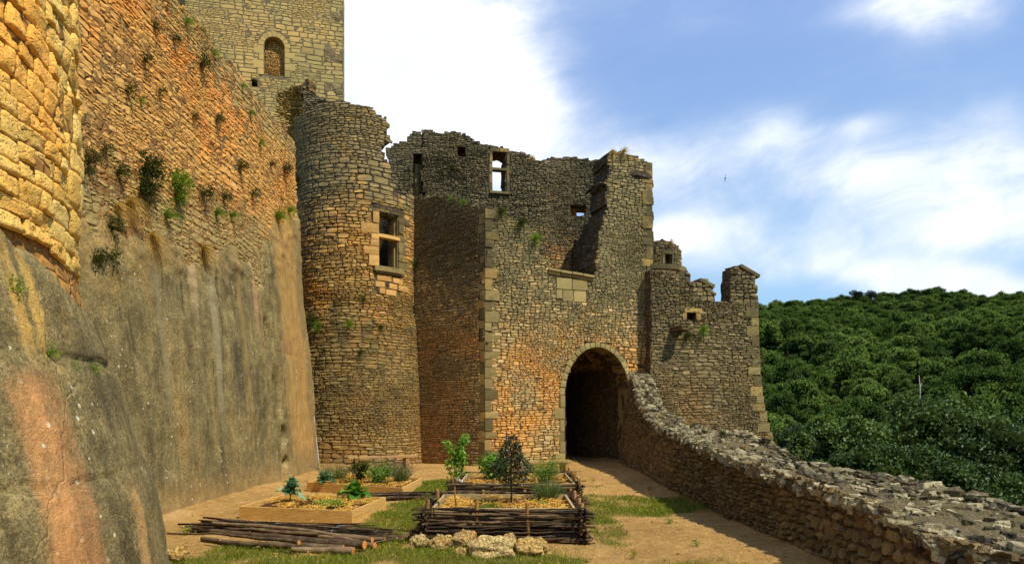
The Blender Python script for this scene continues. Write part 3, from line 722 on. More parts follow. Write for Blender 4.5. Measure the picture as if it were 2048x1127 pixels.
def ins(u, v): return (u < 19.12 + .03 * vn(P3(v, v * 0), 3)) & (v < top_z(u) + .07 * vn(P3(np.floor(u / .3), np.floor(v / .15)), 5)) & (v > scarp_line(u) - .9)
B = cut(4, 19.2, 3, 9.7, .06, .19, .12, .40, R); cu = (B[:, 0] + B[:, 1]) / 2; cv = (B[:, 2] + B[:, 3]) / 2
B = B[ins(cu, cv)]
G = Geo(); lay(G, SC.P, B, .016, .006, R, 0, .06, .45, .2, -.008, tilt=.5)
slab(G, SC.P, 3.5, 19.2, 2.2, 9.7, lambda u, v: ins(u, v), 2.2, .12, 1, .015, True, 4)
G.build('stonework', [M['scarp'], M['mortar_warm']], scarp, False)
# render skin
us = np.arange(4.0, 19.16, .055); vs = np.arange(-.3, 7.9, .055); U, V = np.meshgrid(us, vs, indexing='ij')
p = P3(U, V)
line = scarp_line(U) + .30 * fbm(p, .33, 3, 3) + .10 * fbm(p, 2.3, 4, 13)
sd = line - V
d = np.clip(sd / .40, -1, 1) * .055 + .008 + .03 * fbm(p, .7, 4, 5) + .014 * fbm(p, 4, 4, 6) * (1 + 1.5 * np.exp(-np.abs(sd) / .6)) + .006 * vn(p, 17, 2)
# rough, rocky band just under the exposed stones
rk = np.exp(-(np.clip(sd - .35, -2, 3) / .7) ** 2) * np.clip(sd * 3, 0, 1); d = d + rk * (.07 * np.abs(fbm(p * np.array((1, 2.0, 1)), 1.8, 4, 8)) - .015)
# long vertical crack by the far corner, with two deep holes
cy = 16.2 + .10 * vn(P3(V, V * 0), 1.3, 3) + .04 * vn(P3(V, V * 0), 5, 3) - .05 * (V - 3)
cw = .05 + .13 * np.clip(vn(P3(V, V * 0), 1.7, 9), 0, 1)
crk = np.exp(-((U - cy) / cw) ** 2) * (V < 5.8); d = d - .16 * crk
for (hy, hz, ry, rz) in ((16.2, 2.25, .22, .42), (16.45, 1.15, .14, .2), (16.5, .5, .10, .1), (15.9, 3.6, .12, .3), (15.7, 5.0, .2, .3)):
    d = d - .45 * np.exp(-(((U - hy) / ry) ** 2 + ((V - hz) / rz) ** 2) ** 1.5)
# horizontal lift lines
for (h0, dep) in ((3.25, .015), (1.6, .012)):
    hh = h0 + .06 * fbm(P3(U, U * 0), .7, 3, 2); d = d - dep * np.exp(-((V - hh) / .03) ** 2) * (vn(p, 1.1, 22) > -.2)
mask = sd > -.40
pp = SC.P(U, V, d); idx = np.arange(U.size).reshape(U.shape)
q = np.stack([idx[:-1, :-1], idx[1:, :-1], idx[1:, 1:], idx[:-1, 1:]], -1)[mask[:-1, :-1]].reshape(-1, 4)
G = Geo(); G.add(pp, q[:, ::1])
# far end return of the rendered base
e = pp[-1]; e = e[mask[-1]]; k = len(e); e2 = e + np.array((-3.0, .15, 0)); G.add(np.concatenate([e, e2]), np.array([[i, i + 1 + 0, k + i + 1, k + i] for i in range(k - 1)])[:, ::-1])
G.build('lime_render', M['render'], scarp)

# ------------------------------------------------------------------ foreground round bastion
bast = thing('round_bastion', 'round bastion of big golden pitted blocks on a flared streaked base at the left edge', 'tower', (-7.03, 4.37, 0))
R = rng(5); S = BAST
def strips(u0, u1, v0, v1, hr, wr, R):
    out = []; v = v0
    while v < v1:
        h = R.uniform(*hr); u = u0 - R.uniform(0, wr[0])
        while u < u1:
            w_ = R.uniform(*wr)
            if R.random() < .10 and h > .17: out += [(u, u + w_, v, v + h * .55), (u, u + w_, v + h * .55, v + h)]
            else: out.append((u, u + w_, v, v + h))
            u += w_
        v += h
    return np.array(out)
B = cut(-4.5, 4.0, 2.75, 10.5, .15, .27, .22, .52, R)
cu = (B[:, 0] + B[:, 1]) / 2; cv = (B[:, 2] + B[:, 3]) / 2
B = B[cv > 2.98 + .12 * vn(P3(cu, cu * 0), 1.5, 2)]
G = Geo(); s9 = np.array([-1, -.94, -.69, -.35, 0, .35, .69, .94, 1.])
lay(G, S.P, B, .032, .006, R, 0, .08, .16, .08, -.012, s9, .6, lumpy=.032)
slab(G, S.P, -4.6, 4.1, 2.6, 10.5, lambda u, v: u < 99, .5, .12, 1, .02, False, 3)
G.build('stonework', [M['bastion'], M['mortar_bastion']], bast, True)
us = np.arange(-5.0, 4.4, .035); vs = np.arange(-.25, 3.2, .03); U, V = np.meshgrid(us, vs, indexing='ij'); p = P3(U, V, 3)
d = .02 * fbm(p, .8, 4, 1) + .012 * fbm(p, 4, 4, 2) + .004 * vn(p, 20, 3)
ll = 2.05 + .05 * fbm(P3(U, U * 0), 1.1, 3, 4); d = d + .065 * (1 / (1 + np.exp((V - ll) * 60))) - .055 * np.exp(-((V - ll - .03) / .025) ** 2)
l2 = 1.20 + .045 * fbm(P3(U, U * 0), 1.6, 4, 8); d = d - .032 * np.exp(-((V - l2) / .016) ** 2) * np.clip(vn(P3(U, U * 0), 1.1, 31) + .7, 0, 1)
edge = 2.72 + .22 * fbm(P3(U, U * 0), 1.2, 4, 6); d = d + .10 * np.clip((edge - V) / .35, 0, 1) ** .6 * (V > ll) * .7 - .15 * np.clip((V - edge) / .05, 0, 1)
d = d + .035 * np.abs(fbm(p, 3.2, 4, 12)) * np.clip((V - 2.3) / .4, 0, 1)
idx = np.arange(U.size).reshape(U.shape); mask = (V < edge + .06)
q = np.stack([idx[:-1, :-1], idx[1:, :-1], idx[1:, 1:], idx[:-1, 1:]], -1)[mask[:-1, :-1]].reshape(-1, 4)
G = Geo(); G.add(S.P(U, V, d + .02), q); G.build('flared_base', M['render_bastion'], bast)

# ------------------------------------------------------------------ keep (top left)
FK = Flat(((686 - CX) / F * 34, 34), (math.cos(math.radians(14.3)), math.sin(math.radians(14.3))))
keep = thing('square_keep', 'pale square keep with a walled up arched window rising behind the retaining wall', 'tower', (-12, 36, 9))
ua = lambda px, py: FK.uv(px, py)
(w0, zb), (w1, _) = ua(528, 150), ua(569, 150); _, zt = ua(548, 74); wc = (w0 + w1) / 2; wa = (w1 - w0) / 2; sp = zt - wa
hole = ua(503, 174) + ua(517, 160); hole = (hole[0], hole[2], hole[1], hole[3])
poly = [(-7.4, 8.8), (0, 8.8), (0, 27), (-7.4, 27)]
ar = arch_slices(wc, sp, wa, wa, .02)
ar[0] = (ar[0][0], ar[0][1], zb, sp)
fr = arch_slices(wc, sp, wa, wa, .30); fr[0] = (wc - wa - .26, wc + wa + .26, zb - .15, sp)
masonry('front_wall', FK, poly, [M['keep'], M['mortar_keep']], keep, size=(.12, .22, .25, .6), relief=.014, T_=1.0, seed=21, holes=ar + [hole], skip=fr, ragged=.0, gap=.02, cell=.16, warp=.03, rough=.3, roundc=.1, solid=ar + [hole])
def arch_frame(S, cu, sp, a, b, zb, ring, mat, parent, name, R, nv=15, jb=(.26, .42), legs=True, relief=.05, T_=.5, rgt=True, lft=True):
    G = Geo()
    def P(u, v, d): return S.P(cu + (a + v) * np.sin(u) * 1.0, sp + (b + v) * np.cos(u), d)
    th = np.linspace(-math.pi / 2, math.pi / 2, nv + 1)
    B = np.array([(th[i], th[i + 1], 0, ring * R.uniform(.9, 1.12)) for i in range(nv)])
    lay(G, P, B, relief, .012, R, 0, 0, .04, .01, -.03, ASH, .06)
    # underside of the ring
    n = 48; th = np.linspace(-math.pi / 2, math.pi / 2, n)
    A = S.P(cu + a * np.sin(th), sp + b * np.cos(th), relief * .9); Bk = S.P(cu + a * np.sin(th), sp + b * np.cos(th), -T_)
    A2 = S.P(cu + (a + .02) * np.sin(th), sp + (b + .02) * np.cos(th), relief * .9 - .015)
    i = np.arange(n - 1); G.add(np.concatenate([A, Bk]), np.stack([i, i + 1, n + i + 1, n + i], -1), 0, .4)
    if legs:
        for sgn in ([-1] if lft else []) + ([1] if rgt else []):
            v = zb; k = 0; q = []
            while v < sp - .05:
                h = min(R.uniform(*jb), sp - v); h = sp - v if sp - v - h < .12 else h
                wd = ring * (1.9 if k % 2 else 1.0) * R.uniform(.9, 1.1)
                e = cu + sgn * a; q.append((min(e, e + sgn * wd), max(e, e + sgn * wd), v, v + h)); v += h; k += 1
            ashlar(G, S.P, q, relief, R)
            e = cu + sgn * a; V4 = [S.P(e, zb, relief * .9), S.P(e, zb, -T_), S.P(e, sp, -T_), S.P(e, sp, relief * .9)]
            G.add(np.array(V4).reshape(-1, 3), np.array([[0, 1, 2, 3]]), 0, .4)
    return G.build(name, mat, parent, False)
R = rng(31)
wf = arch_frame(FK, wc, sp, wa, wa, zb, .26, M['keep'], keep, 'window_surround', R, 9, relief=.03, T_=.4)
Bx = cut(w0 - .1, w1 + .1, zb - .1, zt + .05, .05, .1, .07, .16, R); G = Geo()
Pin = lambda u, v, d: FK.P(u, v, np.asarray(d) - .30); lay(G, Pin, Bx, .04, .012, R, 0, .05, .3, .25)
slab(G, Pin, w0 - .1, w1 + .1, zb - .1, zt + .1, lambda u, v: u < 99, .3, .1, 1, .01, False, 2); G.build('stone_infill', [M['infill'], M['mortar_warm']], keep)
G = Geo(); slab(G, lambda u, v, d: FK.P(u, v, np.asarray(d) - .95), hole[0] - .2, hole[1] + .2, hole[2] - .2, hole[3] + .2, lambda u, v: u < 99, .3, .1, 0, .01, False); G.build('hole_back', M['mortar'], keep)
sd_ = nrm(np.array((-.236, .9717))); FKs = Flat((FK.o[0] + sd_[0] * .12, FK.o[1] + sd_[1] * .12), sd_)
FKs.n = np.array((sd_[1], -sd_[0]))
masonry('side_wall', FKs, [(0, 8.8), (7.5, 8.8), (7.5, 27), (0, 27)], [M['keep'], M['mortar_keep']], keep, size=(.15, .25, .3, .7), relief=.012, T_=.9, seed=22, ragged=0, gap=.02, cell=.4, rough=.2, roundc=.08)
FK2 = Flat(tuple(FK.P(-7.4, 0, -.55)[:2]), FK.d)
masonry('recessed_wall', FK2, [(-4, 8.8), (.05, 8.8), (.05, 27), (-4, 27)], [M['keep'], M['mortar_keep']], keep, size=(.12, .22, .25, .6), relief=.012, T_=.5, seed=23, ragged=0, gap=.02, cell=.3, roundc=.1)

# ------------------------------------------------------------------ broken stub between keep and round tower
stub = thing('ruined_vault_stub', 'broken stub of vaulting in front of the keep, dark hollow underside facing left', 'ruined wall', (-9.5, 28, 9))
S1 = Flat(W(612, 300, 27.5)[:2], (-.75, 1.0)); S1 = Flat(S1.P(2.0, 0, 0)[:2], (.75, -1.0)); S1.n = np.array((-.8, -.6))
S2 = Flat(W(606, 300, 27.4)[:2], (1, .15))
poly = upoly(S2, [(606, 156), (612, 168), (620, 182), (640, 196), (665, 200), (700, 206), (720, 300), (606, 300)])
masonry('broken_wall', S2, poly, [M['inner'], M['mortar']], stub, size=(.07, .16, .14, .36), relief=.05, T_=1.4, seed=41, ragged=.1, cell=.12)
class Hollow:
    """curved broken underside between two pixels, hollowed away from the viewer"""
    o = W(576, 300, 27.0)
    def P(s, u, v, d):
        u, v, d = np.broadcast_arrays(np.asarray(u, float), v, d)
        k = (v - 13.5) / 2.5
        return np.stack([s.o[0] + u + d * -.3, s.o[1] + .9 - .9 * (u / .75) ** 2 * .5 + .5 * np.cos(k * 2.2) - d, v], -1)
S3 = Hollow()
def hpx(px, py): return ((px - 576) / F * 27.6, EYE + (HZ - py) / F * 27.4)
poly = [hpx(*q) for q in [(540, 188), (548, 176), (566, 163), (590, 158), (608, 156), (612, 200), (614, 310), (560, 310), (560, 262), (544, 236), (539, 210)]]
masonry('hollow_underside', S3, poly, [M['keep'], M['mortar_warm']], stub, size=(.08, .2, .14, .4), relief=.10, T_=.5, seed=42, ragged=.06, cell=.1, rough=.4)

# ------------------------------------------------------------------ round stair tower
TC = Cyl((-5.49, 23.67), [(-1, 2.50), (0, 2.45), (2.5, 2.36), (4.6, 2.22), (5.2, 2.1), (13, 2.1)], 2.1)
rt = thing('round_tower', 'round rubble tower with a ragged broken top and a stone cross window', 'tower', (-5.49, 23.67, 0))
tops = [(598, 236), (612, 224), (628, 214), (655, 207), (690, 205), (722, 209), (738, 213), (740, 218), (752, 220), (754, 228), (772, 236), (774, 243), (783, 248), (779, 258), (774, 262), (778, 284), (766, 290), (768, 312), (774, 330), (780, 352), (792, 380), (812, 388), (828, 394)]
poly = [(-3.3, 12.0)] + upoly(TC, tops) + [(3.3, 8.9), (3.3, -.2), (-3.3, -.2)]
ow = TC.uv(757, 532) + TC.uv(797, 432); op = (ow[0], ow[2], ow[1], ow[3])
fo = TC.uv(745, 546) + TC.uv(806, 420); fop = (fo[0], fo[2], fo[1], fo[3])
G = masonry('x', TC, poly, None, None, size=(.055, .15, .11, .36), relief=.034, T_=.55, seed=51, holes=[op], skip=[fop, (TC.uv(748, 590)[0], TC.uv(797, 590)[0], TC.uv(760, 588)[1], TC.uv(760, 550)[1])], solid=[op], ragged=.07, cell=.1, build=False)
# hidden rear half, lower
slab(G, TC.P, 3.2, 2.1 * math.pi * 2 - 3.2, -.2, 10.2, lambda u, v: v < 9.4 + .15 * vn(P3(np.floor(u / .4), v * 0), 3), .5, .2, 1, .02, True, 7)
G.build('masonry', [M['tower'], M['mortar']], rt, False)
R = rng(52); wn = thing('cross_window', None, None, (0, 0, 0)); wn.parent = rt; wn['_o'] = [0, 0, 0]; wn.location = (5.49, -23.67, 0)
u0, u1, v0, v1 = op
Gn = Geo(); bl = []; e = TC.uv(745, 500)[0]
for (pa, pb, ya, yb) in ((745, 757, 462, 432), (721, 757, 467, 446), (742, 757, 478, 467), (740, 757, 492, 478), (726, 757, 509, 492), (737, 757, 532, 509)):
    bl.append((TC.uv(pa, 500)[0], u0 + .02, TC.uv(750, yb if yb > ya else ya)[1], TC.uv(750, min(ya, yb))[1]))
bl = [b for i, b in enumerate(bl) if i != 0] + [(TC.uv(745, 440)[0], u0 + .02, TC.uv(750, 446)[1], v1)]
ashlar(Gn, TC.P, bl, .055, R); Gn.build('left_jamb', M['ashlar_new'], wn, False)
Gn = Geo(); bl = []; v = v0
while v < v1 - .02:
    h = min(R.uniform(.25, .4), v1 - v); bl.append((u1 - .02, TC.uv(R.choice([806, 812, 818]), 500)[0], v, v + h)); v += h
ashlar(Gn, TC.P, bl, .055, R); Gn.build('right_jamb', M['ashlar_dark'], wn, False)
Gn = Geo(); ashlar(Gn, TC.P, [(TC.uv(742, 430)[0], (u0 + u1) / 2, v1, TC.uv(760, 418)[1]), ((u0 + u1) / 2, TC.uv(808, 430)[0], v1, TC.uv(760, 418)[1])], .06, R); Gn.build('lintel', M['ashlar_dark'], wn, False)
def arcbar(G, S, ua_, ub_, va, vb, da, db, mat=0, n=8, rnd=.5):
    us = np.linspace(ua_, ub_, n); c = [(va, da), (va, db), (vb, db), (vb, da)]
    V = np.stack([S.P(us, np.zeros(n) + a, np.zeros(n) + b) for a, b in c], 1); i = np.arange(n - 1)[:, None] * 4; j = np.arange(4)[None]
    q = np.stack([i + j, i + (j + 1) % 4, i + 4 + (j + 1) % 4, i + 4 + j], -1).reshape(-1, 4)
    G.add(V, [q, np.array([[3, 2, 1, 0]]), np.array([[0, 1, 2, 3]]) + (n - 1) * 4], mat, rnd)
tv = TC.uv(770, 472)[1]
Gn = Geo(); arcbar(Gn, TC, u0 - .03, u1 + .03, tv - .055, tv + .055, -.22, .03); Gn.build('transom', M['ashlar_new'], wn, False)
Gn = Geo(); arcbar(Gn, TC, TC.uv(748, 500)[0], TC.uv(803, 500)[0], v0 - .16, v0, -.3, .12); arcbar(Gn, TC, TC.uv(751, 500)[0], TC.uv(800, 500)[0], v0 - .22, v0 - .162, -.3, .07); Gn.build('sill', M['ashlar_dark'], wn, False)
Gn = Geo()
for ud, s_ in ((u0 + .001, 1), (u1 - .001, -1)):
    for (du, dd) in ((0, 0), (.05, -.12)): arcbar(Gn, TC, min(ud, ud + s_ * (du + .03)), max(ud, ud + s_ * (du + .03)), v0, v1, -.45 - dd * 0, -.02 + dd, n=2)
arcbar(Gn, TC, u0, u1, v1 - .05, v1 - .001, -.45, -.06)
Gn.build('window_frame', M['ashlar_dark'], wn, False)
Gn = Geo(); ashlar(Gn, TC.P, [(TC.uv(a, 570)[0], TC.uv(b, 570)[0], TC.uv(770, d)[1], TC.uv(770, c)[1]) for a, b, c, d in ((753, 783, 551, 562), (785, 805, 552, 563), (750, 770, 563, 575), (777, 793, 565, 576), (795, 815, 565, 577), (758, 770, 576, 588), (771, 793, 577, 589))], .045, R)
Gn.build('dressed_blocks', M['ashlar_new'], rt, False)

# ------------------------------------------------------------------ gatehouse: arched front, shaded left face, inner walls
gh = thing('gatehouse', 'ruined rubble gatehouse with the dark round arched passage', 'gatehouse', (2.0, 22.5, 0))
FA = Flat((-.86, 21.3), (.946, .324))
pts = [(966, 415), (980, 418), (1000, 424), (1020, 432), (1045, 446), (1067, 459), (1078, 490), (1084, 514), (1092, 530), (1098, 543), (1140, 551), (1186, 558), (1190, 548), (1193, 520), (1198, 498), (1200, 470), (1205, 440), (1213, 415), (1208, 398), (1214, 375),
       (1206, 362), (1221, 347), (1215, 330), (1212, 312), (1224, 304), (1243, 303), (1262, 307), (1282, 315), (1303, 325)]
poly = upoly(FA, pts); umax = FA.uv(1304, 600)[0]; poly[0] = (0.0, poly[0][1]); poly[-1] = (umax, poly[-1][1]); poly += [(umax + .05, -.3), (0.0, -.3)]
al, ar_ = FA.uv(1130, 900)[0], FA.uv(1258, 760)[0]; ac = (al + ar_) / 2; aa = (ar_ - al) / 2; zt = FA.uv(1190, 694)[1]; zs = FA.uv(1190, 790)[1]; ab = zt - zs
hol = arch_slices(ac, zs, aa, ab, 0, 14); fr = arch_slices(ac, zs, aa, ab, .19, 9)
fr[0] = (ac - aa - .2, ac + aa + .2, -9, zs)
pan = [FA.uv(1112, 600)[0], FA.uv(1175, 600)[0], FA.uv(1140, 603)[1], FA.uv(1140, 556)[1]]
masonry('front_wall', FA, poly, [M['facade'], M['mortar']], gh, size=(.045, .115, .09, .28), relief=.03, T_=1.25, seed=61, holes=hol, skip=fr + [tuple(pan), (0, .19, -.3, 9), (umax - .2, umax, 5.5, 12)], solid=hol, ragged=.09, cell=.085, warp=.035, gap=.008)
R = rng(62)
arch_frame(FA, ac, zs, aa, ab, -.2, .19, M['ashlar'], gh, 'arch_surround', R, 21, (.3, .45), relief=.05, T_=.8)
G = Geo(); v = -.1; k = 0; q = []; topq = FA.uv(968, 415)[1]
while v < topq:
    h = R.uniform(.22, .42); q.append((-.02, (.42 if k % 2 else .24) * R.uniform(.85, 1.15), v, min(v + h, topq))); v += h; k += 1
ashlar(G, FA.P, q, .055, R); G.build('quoins', M['ashlar_dark'], gh, False); G = Geo()
q2 = []; v = 5.6; k = 0; topr = FA.uv(1303, 325)[1]
while v < topr:
    h = R.uniform(.25, .5); q2.append((umax - (.42 if k % 2 else .24), umax + .02, v, min(v + h, topr))); v += h; k += 1
ashlar(G, FA.P, q2, .055, R)
G.build('quoins', M['ashlar_dark'], gh, False)
G = Geo(); u0, u1, v0, v1 = pan; w_ = u1 - u0; h = v1 - v0
ashlar(G, FA.P, [(u0, u0 + w_ * .5, v0 + h * .5, v1), (u0 + w_ * .5, u1, v0 + h * .5, v1), (u0, u0 + w_ * .2, v0 + h * .1, v0 + h * .5), (u0 + w_ * .2, u0 + w_ * .55, v0, v0 + h * .5), (u0 + w_ * .55, u1 - .05, v0 + .0, v0 + h * .5)], .04, R)
G.build('dressed_panel', M['ashlar'], gh, False)
G = Geo(); c0 = FA.P(FA.uv(1096, 540)[0], FA.uv(1096, 540)[1], 0.); c1 = FA.P(FA.uv(1187, 556)[0], FA.uv(1187, 556)[1], 0.)
c0 = np.ravel(c0); c1 = np.ravel(c1); n3 = np.array((FA.n[0], FA.n[1], 0)); dx = (c1 - c0)
for i in range(4):
    a = c0 + dx * (i / 4 + .002); b = c0 + dx * ((i + 1) / 4 - .003); jz = R.uniform(-.008, .008)
    obox(G, (a + b) / 2 - n3 * .12 + np.array((0, 0, .02 + jz)), (b - a) / 2, n3 * .24, (0, 0, .045), 0, R.random(), .02)
    obox(G, (a + b) / 2 - n3 * .14 + np.array((0, 0, -.07 + jz)), (b - a) / 2, n3 * .2, (0, 0, .043), 0, R.random(), .02)
G.build('string_course', M['ashlar'], gh, False)
# shaded left face
FB = Flat((-.86, 21.3), (-2.45, 1.9)); FB.n = np.array((-.613, -.79))
lb = [(965, 415), (950, 412), (935, 404), (915, 398), (895, 391), (880, 390), (862, 394), (850, 392), (835, 396), (820, 394)]
poly = upoly(FB, lb); poly[0] = (.0, poly[0][1]); um = FB.uv(822, 600)[0] + .3; poly[-1] = (um, poly[-1][1]); poly += [(um, -.3), (0, -.3)]
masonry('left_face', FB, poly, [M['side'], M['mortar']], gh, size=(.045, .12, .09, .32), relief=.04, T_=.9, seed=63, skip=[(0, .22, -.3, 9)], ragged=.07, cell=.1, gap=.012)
G = Geo(); v = -.1; k = 0; q = []
while v < topq:
    h = R.uniform(.22, .42); q.append((.0, (.22 if k % 2 else .36) * R.uniform(.85, 1.15), v, min(v + h, topq))); v += h; k += 1
ashlar(G, FB.P, q, .035, R); G.build('left_quoins', M['ashlar_dark'], gh, False)
# passage behind the arch: rubble side walls and a barrel vault
FD = Flat(FA.P(ac, 0, -.8)[:2], FA.d)
def PV(u, v, d):   # u: along arc, v: depth into the building
    th = np.asarray(u); a2, b2 = aa + .25, ab + .35
    th, vv, dd = np.broadcast_arrays(th, v, d)
    side = np.clip(np.abs(th) - math.pi / 2, 0, 9) * 1.3
    X_ = (a2 - dd) * np.sin(np.clip(th, -math.pi / 2, math.pi / 2)); Z_ = zs + (b2 - dd) * np.cos(np.clip(th, -math.pi / 2, math.pi / 2)) - side
    return FA.P(ac + X_, Z_, -.8 - vv)
R = rng(64); G = Geo()
B = cut(-math.pi / 2 - 2.3, math.pi / 2 + 2.3, 0, 7, .08, .16, .14, .36, R)
B = B[:, [0, 1, 2, 3]]
lay(G, PV, B, .035, .016, R, 0, .02, .25, .18)
slab(G, PV, -math.pi / 2 - 2.35, math.pi / 2 + 2.35, -.05, 7.1, lambda u, v: u < 99, .4, .2, 1, .02, False, 5)
G.build('passage_vault', [M['side'], M['mortar']], gh, False)
PE = Flat(FA.P(ac - 3, 0, -7.8)[:2], FA.d)
masonry('passage_end_wall', PE, [(0, -.3), (6, -.3), (6, 6), (0, 6)], [M['far'], M['mortar']], gh, size=(.1, .2, .2, .4), relief=.04, T_=.4, seed=65, cell=.25)
# roof over the passage and side of the tower on the far right, so the block is solid from other sides
FRt = Flat(FA.P(umax, 0, -.12)[:2], (-FA.d[1], FA.d[0])); FRt.n = FA.d.copy()
masonry('right_face', FRt, [(0, -6), (6.5, -6), (6.5, 7.6), (5, 8.4), (3, 9.3), (0, topr)], [M['far'], M['mortar']], gh, size=(.08, .18, .15, .4), relief=.035, T_=.9, seed=66, cell=.2)

# inner walls standing behind the front
F1 = Flat(W(770, 300, 27.2)[:2], (1, .05))
op1 = [(822, 312), (826, 306), (838, 310), (846, 318), (846, 384), (826, 392)]
poly = upoly(F1, [(772, 296), (783, 290), (790, 286), (803, 281), (815, 272), (826, 263), (836, 266), (850, 268), (870, 266), (870, 420), (772, 420)])
q = [F1.uv(*a) for a in op1]; h1 = (q[1][0], q[2][0] + .15, q[5][1], q[1][1])
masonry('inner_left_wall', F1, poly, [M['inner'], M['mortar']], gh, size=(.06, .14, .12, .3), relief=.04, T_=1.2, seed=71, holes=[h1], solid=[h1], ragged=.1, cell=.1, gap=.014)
FJ = Flat(F1.P(h1[0] + .16, 0, -.25)[:2], (.55, .83)); G = Geo(); slab(G, FJ.P, 0, 1.4, h1[2] - .1, h1[3] - .35, lambda u, v: u < 99, .2, .12, 0, .01, True); G.build('opening_splay', M['ashlar'], gh, False)

F2 = Flat(W(845, 300, 25.4)[:2], (1, .22))
pts = [(846, 262), (853, 258), (862, 262), (866, 266), (880, 264), (893, 262), (908, 260), (925, 266), (938, 273), (950, 280), (968, 287), (984, 290), (1000, 294), (1018, 303), (1035, 306), (1052, 309), (1066, 316), (1080, 322), (1096, 330), (1096, 560), (985, 560), (850, 420), (846, 385), (842, 350), (848, 330), (843, 310), (849, 290)]
poly = upoly(F2, pts)
def rect(S, x0, y0, x1, y1): a = S.uv(x0, y1); b = S.uv(x1, y0); c = S.uv(x1, y1); return (a[0], b[0], (a[1] + c[1]) / 2, (S.uv(x0, y0)[1] + b[1]) / 2)
wnd = rect(F2, 985, 304, 1013, 384); nich = rect(F2, 915, 292, 934, 314)
masonry('inner_wall_with_window', F2, poly, [M['inner'], M['mortar']], gh, size=(.05, .13, .12, .30), relief=.045, T_=.85, seed=72, holes=[wnd, nich], skip=[(wnd[0] - .14, wnd[1] + .14, wnd[2] - .1, wnd[3] + .16)], solid=[wnd, nich], ragged=.1, cell=.09, gap=.014)
G = Geo(); slab(G, lambda u, v, d: F2.P(u, v, np.asarray(d) - .4), nich[0] - .1, nich[1] + .1, nich[2] - .1, nich[3] + .1, lambda u, v: u < 99, .2, .1, 0, .01, False); G.build('niche_back', M['mortar'], gh)
R = rng(73); cw = thing('upper_window', None, None); cw.parent = gh; cw['_o'] = [0, 0, 0]; cw.location = (-2.0, -22.5, 0)
u0, u1, v0, v1 = wnd; G = Geo()
v = v0; q = []
while v < v1 - .02:
    h = min(R.uniform(.25, .4), v1 - v); q += [(u0 - .14 * R.uniform(.8, 1.6), u0, v, v + h), (u1, u1 + .14 * R.uniform(.8, 1.6), v, v + h)]; v += h
q += [(u0 - .1, (u0 + u1) / 2, v1, v1 + .16), ((u0 + u1) / 2, u1 + .1, v1, v1 + .16)]
ashlar(G, F2.P, q, .055, R); G.build('window_surround', M['ashlar_dark'], cw, False)
G = Geo(); vm = F2.uv(998, 338)[1]
arcbar(G, F2, u0 - .02, u1 + .02, vm - .045, vm + .045, -.24, .02, n=2); G.build('transom', M['ashlar_dark'], cw, False)
G = Geo(); arcbar(G, F2, u0 - .12, u1 + .14, v0 - .09, v0, -.25, .12, n=2); G.build('sill', M['ashlar_dark'], cw, False)
class Curve:
    uc = W(1150, 400, 27.6)[0]
    def P(s, u, v, d):
        u, v, d = np.broadcast_arrays(np.asarray(u, float), v, d)
        k = (u - s.uc) / 1.35; a = k * .8; rr_ = 1.9 - d
        return np.stack([s.uc + rr_ * np.sin(a), 25.9 + rr_ * np.cos(a) * .9, v], -1)
    def uv(s, px, py):
        k = (px - CX) / F; u = s.uc
        for _ in range(30):
            p = s.P(u, 0, 0); u += (k * p[1] - p[0])
        return (float(u), EYE + (HZ - py) / F * float(p[1]))
F3 = Curve()
poly = upoly(F3, [(1082, 326), (1092, 320), (1105, 315), (1125, 314), (1150, 314), (1170, 318), (1185, 321), (1200, 318), (1225, 312), (1225, 575), (1082, 575)])
a = F3.uv(1153, 430); b = F3.uv(1170, 416); hs = (a[0], b[0], a[1], b[1]); a = F3.uv(1142, 431); b = F3.uv(1171, 408); hb = (a[0], b[0], a[1], b[1])
masonry('inner_curved_wall', F3, poly, [M['inner'], M['mortar']], gh, size=(.05, .12, .12, .3), relief=.035, T_=.35, seed=74, holes=[hb], solid=[hb], ragged=.05, cell=.09)
G = Geo(); PB = lambda u, v, d: F3.P(u, v, np.asarray(d) - .34)
slab(G, PB, poly[0][0] + .05, poly[-2][0] - .05, 6.0, 11.2, lambda u, v: (v < 11) & ~((u > hs[0]) & (u < hs[1]) & (v > hs[2]) & (v < hs[3])), .5, .075, 0, .01, True, 3); G.build('wall_core', M['mortar_warm'], gh, False)

# ------------------------------------------------------------------ right curtain wall with merlons and bartizan
FF = Flat(W(1300, 600, 22.75)[:2], (1, .23))
cwall = thing('curtain_wall', 'shaded rubble curtain wall with two merlons and a small round turret, right of the arch', 'castle wall', (6, 23.2, 0))
poly = upoly(FF, [(1300, 540), (1372, 542), (1376, 548), (1384, 558), (1383, 575), (1386, 600), (1430, 603), (1470, 604), (1512, 604)])
poly[0] = (0.02, poly[0][1])
bat = [FF.uv(1516, 640), FF.uv(1519, 740), FF.uv(1526, 800), FF.uv(1534, 845), FF.uv(1546, 888), FF.uv(1590, 1040)]
poly += bat + [(.02, FF.uv(1300, 1040)[1])]
oh = rect(FF, 1373, 625, 1392, 639)
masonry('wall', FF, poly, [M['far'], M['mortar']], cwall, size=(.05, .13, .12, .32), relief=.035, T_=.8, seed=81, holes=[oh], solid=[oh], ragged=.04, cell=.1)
R = rng(82); G = Geo(); v = -3.; k = 0; q = []
while v < FF.uv(1510, 606)[1]:
    h = R.uniform(.25, .45); e = np.interp(v, [b[1] for b in bat[::-1]], [b[0] for b in bat[::-1]]); q.append((e - (.5 if k % 2 else .3), e + .01, v, v + h)); v += h; k += 1
ashlar(G, FF.P, q, .045, R); G.build('quoins', M['ashlar_dark'], cwall, False)
